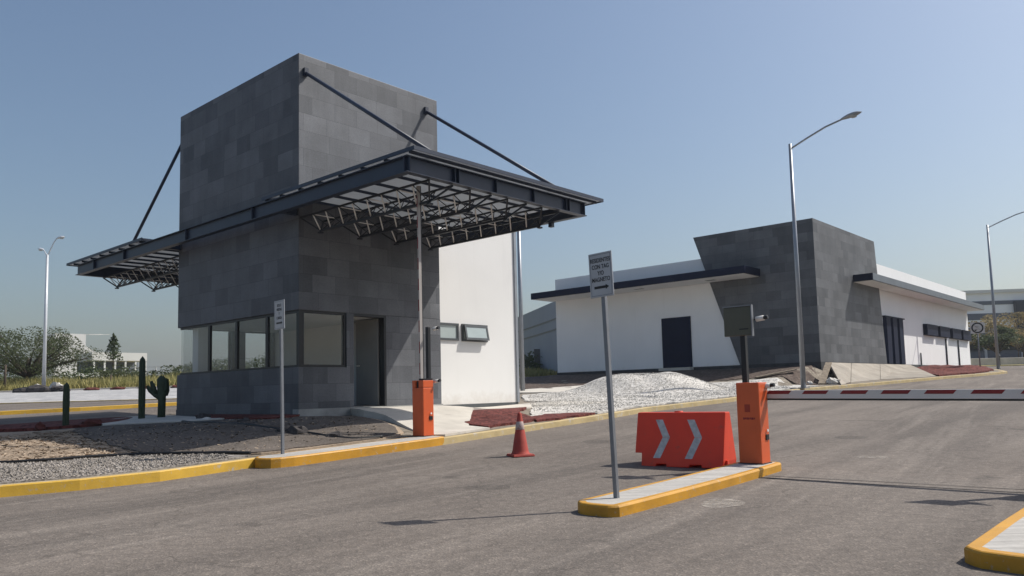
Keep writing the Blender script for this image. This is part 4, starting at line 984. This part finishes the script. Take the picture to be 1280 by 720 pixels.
# rocks heaped round the foot of the left lamp and small soil heaps along the paving
zr = lambda x, y: tz(y) + .03
for x, y, r, m_, lab in ((-33.1, 52.9, (.7, .4, .25), ROCK, 'dark rock left of the two armed lamp foot'), (-31.9, 52.5, (.9, .4, .3), ROCK, 'long dark rock in front of the two armed lamp foot'), (-30.7, 52.9, (.7, .4, .28), ROCK, 'dark rock right of the two armed lamp foot'), (-31.1, 53.4, (.55, .35, .42), ROCKW, 'white boulder behind the two armed lamp foot'), (-32.5, 53.5, (.45, .3, .35), ROCKW, 'grey white boulder left of the two armed lamp pole')):
    rock(x, y, r, m_, lab, 'rock', None, .4, None, zr)
for k, (x, y) in enumerate(((-35.6, 52.3), (-29.2, 54.2), (-27.5, 54.4), (-25.6, 54.6), (-23.6, 55.2), (-22.2, 55.6))):
    rock(x, y, (.55, .3, .14), ROCKR, ('brown soil heap %s, edge of the paving' % ('left of the two armed lamp', 'nearest right of the two armed lamp', 'second right of the two armed lamp', 'below the young tree', 'behind the tallest cactus', 'just left of the tower')[k]), 'soil heap', 'soil heaps along the paving', .3, None, zr)

# =================================================================== VEGETATION
def grass(name, regions, lab):
    b = MB(0)
    for (x0, x1, y0, y1, n, h) in regions:
        for _ in range(n):
            x, y = random.uniform(x0, x1), random.uniform(y0, y1); z = tz(y) + .04
            hh = h * random.uniform(.5, 1.3) * (.75 + .5 * noise.noise((x * .25, y * .25, 0))); a = random.uniform(0, 6.3); w_ = .035 + .05 * random.random()
            lx, ly = random.gauss(0, .25) * hh, random.gauss(0, .25) * hh
            b.add([(x - w_ * math.cos(a), y - w_ * math.sin(a), z), (x + w_ * math.cos(a), y + w_ * math.sin(a), z), (x + lx, y + ly, z + hh)], [(0, 1, 2)])
    return tag(b.build(name, DRYGRASS, uv=False), lab, 'grass', None, 'stuff')
grass('grass', [(-60, -14, 57.5, 66, 22000, .75), (-60, -14, 66, 80, 9000, .9), (-1, 6, 58.5, 63, 4500, .7), (20, 60, 66, 76, 2500, .4)], 'tall dry yellow grass along the field edge')
def tree(name, label, cat, x, y, trunk, limbs, clumps, size, leaf, grp=None, r0=.16):
    g = thing(name, label, cat, (x, y, tz(y) + .04), 0, grp)
    t = MB(0); t.tube(trunk, [r0 * (1 - .5 * i / (len(trunk) - 1)) for i in range(len(trunk))], 8)
    for p in limbs: t.tube(p, [r0 * .5 * (1 - .7 * i / (len(p) - 1)) for i in range(len(p))], 6, caps=False)
    t.build('trunk', BARK, g)
    c = MB(0)
    for (cx, cy, cz, rx_, ry_, rz_, n) in clumps: leaves(c, (cx, cy, cz), (rx_, ry_, rz_), n, size)
    c.build('crown', leaf, g, uv=False); return g
def rnd_tree(name, label, cat, x, y, H, W, base, n, size, leaf, grp=None, nc=26, r0=.16, flat=False, trunk_h=None):
    tr = [(0, 0, -.2), (.05 * H * .3, 0, base * .6), (.02 * H, 0, base + (H - base) * .3)]
    cl = []; lb = []
    for k in range(nc):
        a = random.uniform(0, 6.283); q = math.sqrt(random.random()); zz = random.random()
        if flat: rad = q * W * (.6 + .4 * math.sin(math.pi * min(1, zz * .9 + .1)))
        else: rad = q * W * math.sin(math.pi * (.15 + .75 * zz)) 
        z = base + (H - base) * (.1 + .82 * zz) - (flat and .25 * (rad / W) ** 2 * (H - base) or 0); cr = W * random.uniform(.2, .36)
        cl.append((rad * math.cos(a), rad * math.sin(a), z, cr, cr, cr * .55, int(n / nc)))
        if k % 2 == 0: lb.append([tr[1], (rad * .5 * math.cos(a), rad * .5 * math.sin(a), base + (z - base) * .4), (rad * math.cos(a), rad * math.sin(a), z)])
    return tree(name, label, cat, x, y, tr, lb, cl, size, leaf, grp, r0)
rnd_tree('mesquite_tree', 'wide feathery mesquite tree behind the two armed lamp at the left edge', 'tree', -39.2, 63, 4.8, 4.6, 1.5, 17000, .15, LEAF1, nc=54, r0=.22, flat=True)
g = thing('young_tree', 'slim young conical tree standing before the long white roof', 'tree', (-40.9, 80, tz(80)))
MB(0).tube([(0, 0, 0), (0, 0, 4.6)], [.07, .03], 8).build('trunk', BARK, g)
c = MB(0)
for k in range(16): t = k / 15; a = k * 2.4; rr = .75 * (1 - t) ** .7 + .1; leaves(c, (rr * .6 * math.cos(a), rr * .6 * math.sin(a), 2.5 + 2.3 * t), (rr * .55, rr * .55, .32), 70, .22)
c.build('crown', LEAF2, g, uv=False)
# scrub behind the dry grass
scrub = [(-46, 72, 1.7, 3.2), (-41, 74, 1.6, 3.0), (-36.5, 73, 1.5, 2.8), (-32, 76, 1.5, 2.8), (-28, 75, 1.2, 2.4), (-34, 92, 2.1, 3.2), (-29, 92, 2.0, 3.6), (-25.5, 84, 2.6, 3.0), (-39, 98, 1.8, 3.5), (-25, 70, 1.3, 2.2), (-22.5, 78, 2.2, 2.6), (-44.5, 66, 1.5, 2.2)]
nm = ['far left of the row', 'under the mesquite crown', 'right of the mesquite', 'below the white roof', 'before the white columns', 'beyond the tallest cactus', 'right behind the branching cactus', 'against the tower edge', 'deep behind the white columns', 'in the grass beside the tower', 'seen through the guard house windows', 'at the left picture edge']
for (x, y, h, w_), s in zip(scrub, nm): rnd_tree('bush', 'low green scrub bush ' + s, 'bush', x, y, h, w_, .1, 1500, .24, LEAF2 if h > 1.55 else LEAF1, 'scrub bushes beyond the grass', 18, .06)
for x, y, h, w_, s in ((-31.5, 150, 7.5, 6, 'broad dark tree far beyond the branching cactus'), (-40, 165, 6.5, 8, 'low spreading tree far behind the white columns'), (-24.5, 96, 5.6, 3.4, 'dark tree peeping out left of the tower'), (-28.5, 190, 8, 9, 'hazy distant tree behind the guard house windows')):
    rnd_tree('field_tree', s, 'tree', x, y, h, w_, 1.0, 2400, .5, LEAF2, None, 26, .15)
rnd_tree('bush', 'dense dark bush between the white wing and the white building', 'bush', 2.0, 64.5, 1.9, 2.6, .1, 3600, .2, LEAF2, None, 26, .06)
rnd_tree('bush', 'smaller bush touching the left end of the white building', 'bush', 4.6, 63.5, 1.5, 1.6, .1, 1500, .2, LEAF2, None, 18, .06)
for k, (x, y, h, w_, lf, s) in enumerate(((54.5, 88, 5.3, 3.0, LEAF3, 'ochre leaved tree right behind the white building end'), (60, 92, 5.6, 3.2, LEAF3, 'ochre leaved tree behind the right edge lamp'), (58.6, 84, 4.8, 2.6, LEAF2, 'green tree right of the right edge lamp'), (52, 84, 3.6, 2.4, LEAF2, 'low green tree below the ochre trees'), (62.5, 86, 4.4, 2.8, LEAF2, 'green tree cut by the right picture edge'))):
    rnd_tree('roadside_tree', s, 'tree', x, y, h, w_, 1.2, 2600, .3, lf, None, 26, .12)
for k, (x, y, h) in enumerate(((45.2, 70, 3.0), (38.6, 62.2, .9), (42.0, 62.2, .9))):
    if k == 0: rnd_tree('sapling', 'thin sapling in front of the low wall', 'tree', x, y, h, .7, 1.6, 160, .18, LEAF1, None, 8, .04)
    else:
        o = MB(0).lathe([(.09, 0), (.09, h * .8), (.12, h * .82), (.12, h * .95), (.0, h)], 0, 0, 12).build('bollard', GFRAME); o.location = (x, y, tz(y)); tag(o, 'short dark bollard before the low wall, %s' % ('left one' if k == 1 else 'right one'), 'bollard')
for x, y, h, s in ((-38.0, 58.5, 1.9, 'thin dark stake in the grass left of the two armed lamp'), (-30.6, 59.5, .95, 'short dark post in the grass right of the lone cactus')):
    o = MB(0).tube([(0, 0, -.1), (.03, 0, h)], [.10, .07], 8).build('wooden_stake', BARK); o.location = (x, y, tz(y) + .05); tag(o, s, 'stake')

# =================================================================== FAR BUILDINGS AND WALLS
def far(name, label, loc, rot=0): return thing(name, label, 'building', loc, rot)
g = far('white_factory', 'distant white factory blocks behind the mesquite tree', (-93.9, 160, tz(160)), R(48))
MB(0).box(-30, -13.0, 0, 14, 0, 10.2).build('wall', FARW, g); MB(0).box(0, 5.9, 0, 12, 0, 9.6).build('tall_block', FARW, g)
b = MB(0); b.hexa([(5.9, .5, 0), (8.4, .5, 0), (8.4, 10, 0), (5.9, 10, 0)], [(5.9, .5, 7.3), (8.4, .5, 5.7), (8.4, 10, 5.7), (5.9, 10, 7.3)]); b.build('sloped_block', FARW, g)
b = MB(0)
for k in range(6): b.beam((5.6, 0, 9.5), (9.2 + k * .3, 0, 9.7), .06, .06) if k in (0, 5) else b.beam((6.0 + k * .6, 0, 9.45), (6.4 + k * .6, 0, 9.75), .04, .04)
b.build('roof_frame', GALV, g)
g = far('white_pavilion', 'long flat white roof on slender columns beyond the field', (-80.8, 150, tz(150)), R(48))
MB(0).box(0, 10.4, 0, 9, 3.6, 5.2).build('roof', FARW, g); MB(0).box(-.5, 11, 6, 6.3, 0, 3.6).build('back_wall', FARD, g)
for k in range(6): MB(0).box(.3 + k * 1.95, .6 + k * 1.95, .1, .4, 0, 3.6).build('column', FARW, g)
MB(0).box(-6, 5, -.8, -.6, 0, 1.3).build('front_wall', FARW, g)
b = MB(0)
for k in range(16): b.box(k * 3.0, k * 3.0 + .12, 0, .12, 0, 2.0)
b.box(0, 45, .04, .08, 1.9, 2.0); b.box(0, 45, .04, .08, 1.0, 1.06); b.box(0, 45, .04, .08, .1, .16)
o = b.build('mesh_fence', FARW); o.location = (-70, 140, tz(140)); tag(o, 'thin white fence running right from the pavilion', 'fence')
g = far('grey_office', 'large grey office block with ribbon windows at the right edge', (72, 120, tz(120)), R(-6))
MB(0).box(-8, 26, 0, 30, 0, 10.0).build('wall', FARP, g)
for z0_, z1_ in ((8.9, 9.5), (6.6, 7.6), (4.2, 5.4)): MB(0).box(-7.6, 25, -.05, -.002, z0_ - .7, z1_ - .7).build('ribbon_window', FARD, g)
MB(0).box(5.0, 22, -.6, -.06, 3.0, 8.6).build('glass_front', DKGLASS, g); MB(0).box(-8.2, 26.2, -.3, 30, 10.0, 10.5).build('roof_edge', FARW, g)
g = far('parking_shelter', 'low dark shelter with a pale roof behind the roadside trees', (62, 100, tz(100)), R(-10))
MB(0).box(-6, 12, 0, 8, 2.3, 2.75).build('roof', FARG, g); MB(0).box(-6, 12, 6, 6.3, 0, 2.3).build('back_wall', FARD, g); MB(0).box(-6, 12, .2, .5, 0, 1.0).build('low_wall', FARD, g)
for k in range(5): MB(0).box(-5.8 + k * 4.3, -5.5 + k * 4.3, .1, .4, 0, 2.3).build('column', FARG, g)
o = MB(0).box(-14, 40, 0, .3, 0, .62).build('low_wall', CONC, None, .02); o.location = (42, 64.2, tz(64)); o.rotation_euler = (0, 0, R(2)); tag(o, 'low pale concrete wall across the road at the right', 'wall')
g = far('warehouse', 'blue grey metal warehouse wall seen between the two white walls', (0.4, 72, tz(60)))
W0, W1 = (0, 0), (3.1, -14)
b = MB(0); b.hexa([(0, 0, -1), (3.1, -14, -1), (26, -10, -1), (22, 4, -1)], [(0, 0, 5.75), (3.1, -14, 5.75), (26, -10, 5.75), (22, 4, 5.75)]); b.build('wall', WHS, g)
for z_ in (4.4, 3.6): MB(0).beam((-.03, 0, z_), (3.07, -14.0, z_), .05, .09).build('rail', GFRAME, g)
MB(0).beam((1.6, -8.0, .3), (1.6, -8.0, 2.4), .5, .5, up=(1, 0, 0)).build('pillar', GFRAME, g)

# =================================================================== AIR
hm = bpy.data.materials.new('haze'); hm.use_nodes = True; hn = hm.node_tree; hn.nodes.clear()
ho = hn.nodes.new('ShaderNodeOutputMaterial'); hv = hn.nodes.new('ShaderNodeVolumePrincipled')
hv.inputs['Color'].default_value = (.80, .86, .93, 1); hv.inputs['Density'].default_value = HAZE; hv.inputs['Anisotropy'].default_value = .35
hn.links.new(hv.outputs[0], ho.inputs['Volume'])
hz = MB(0).box(-1250, 1250, -75, 1560, -1.2, 62).build('haze', hm, uv=False); tag(hz, None, None, None, 'stuff')
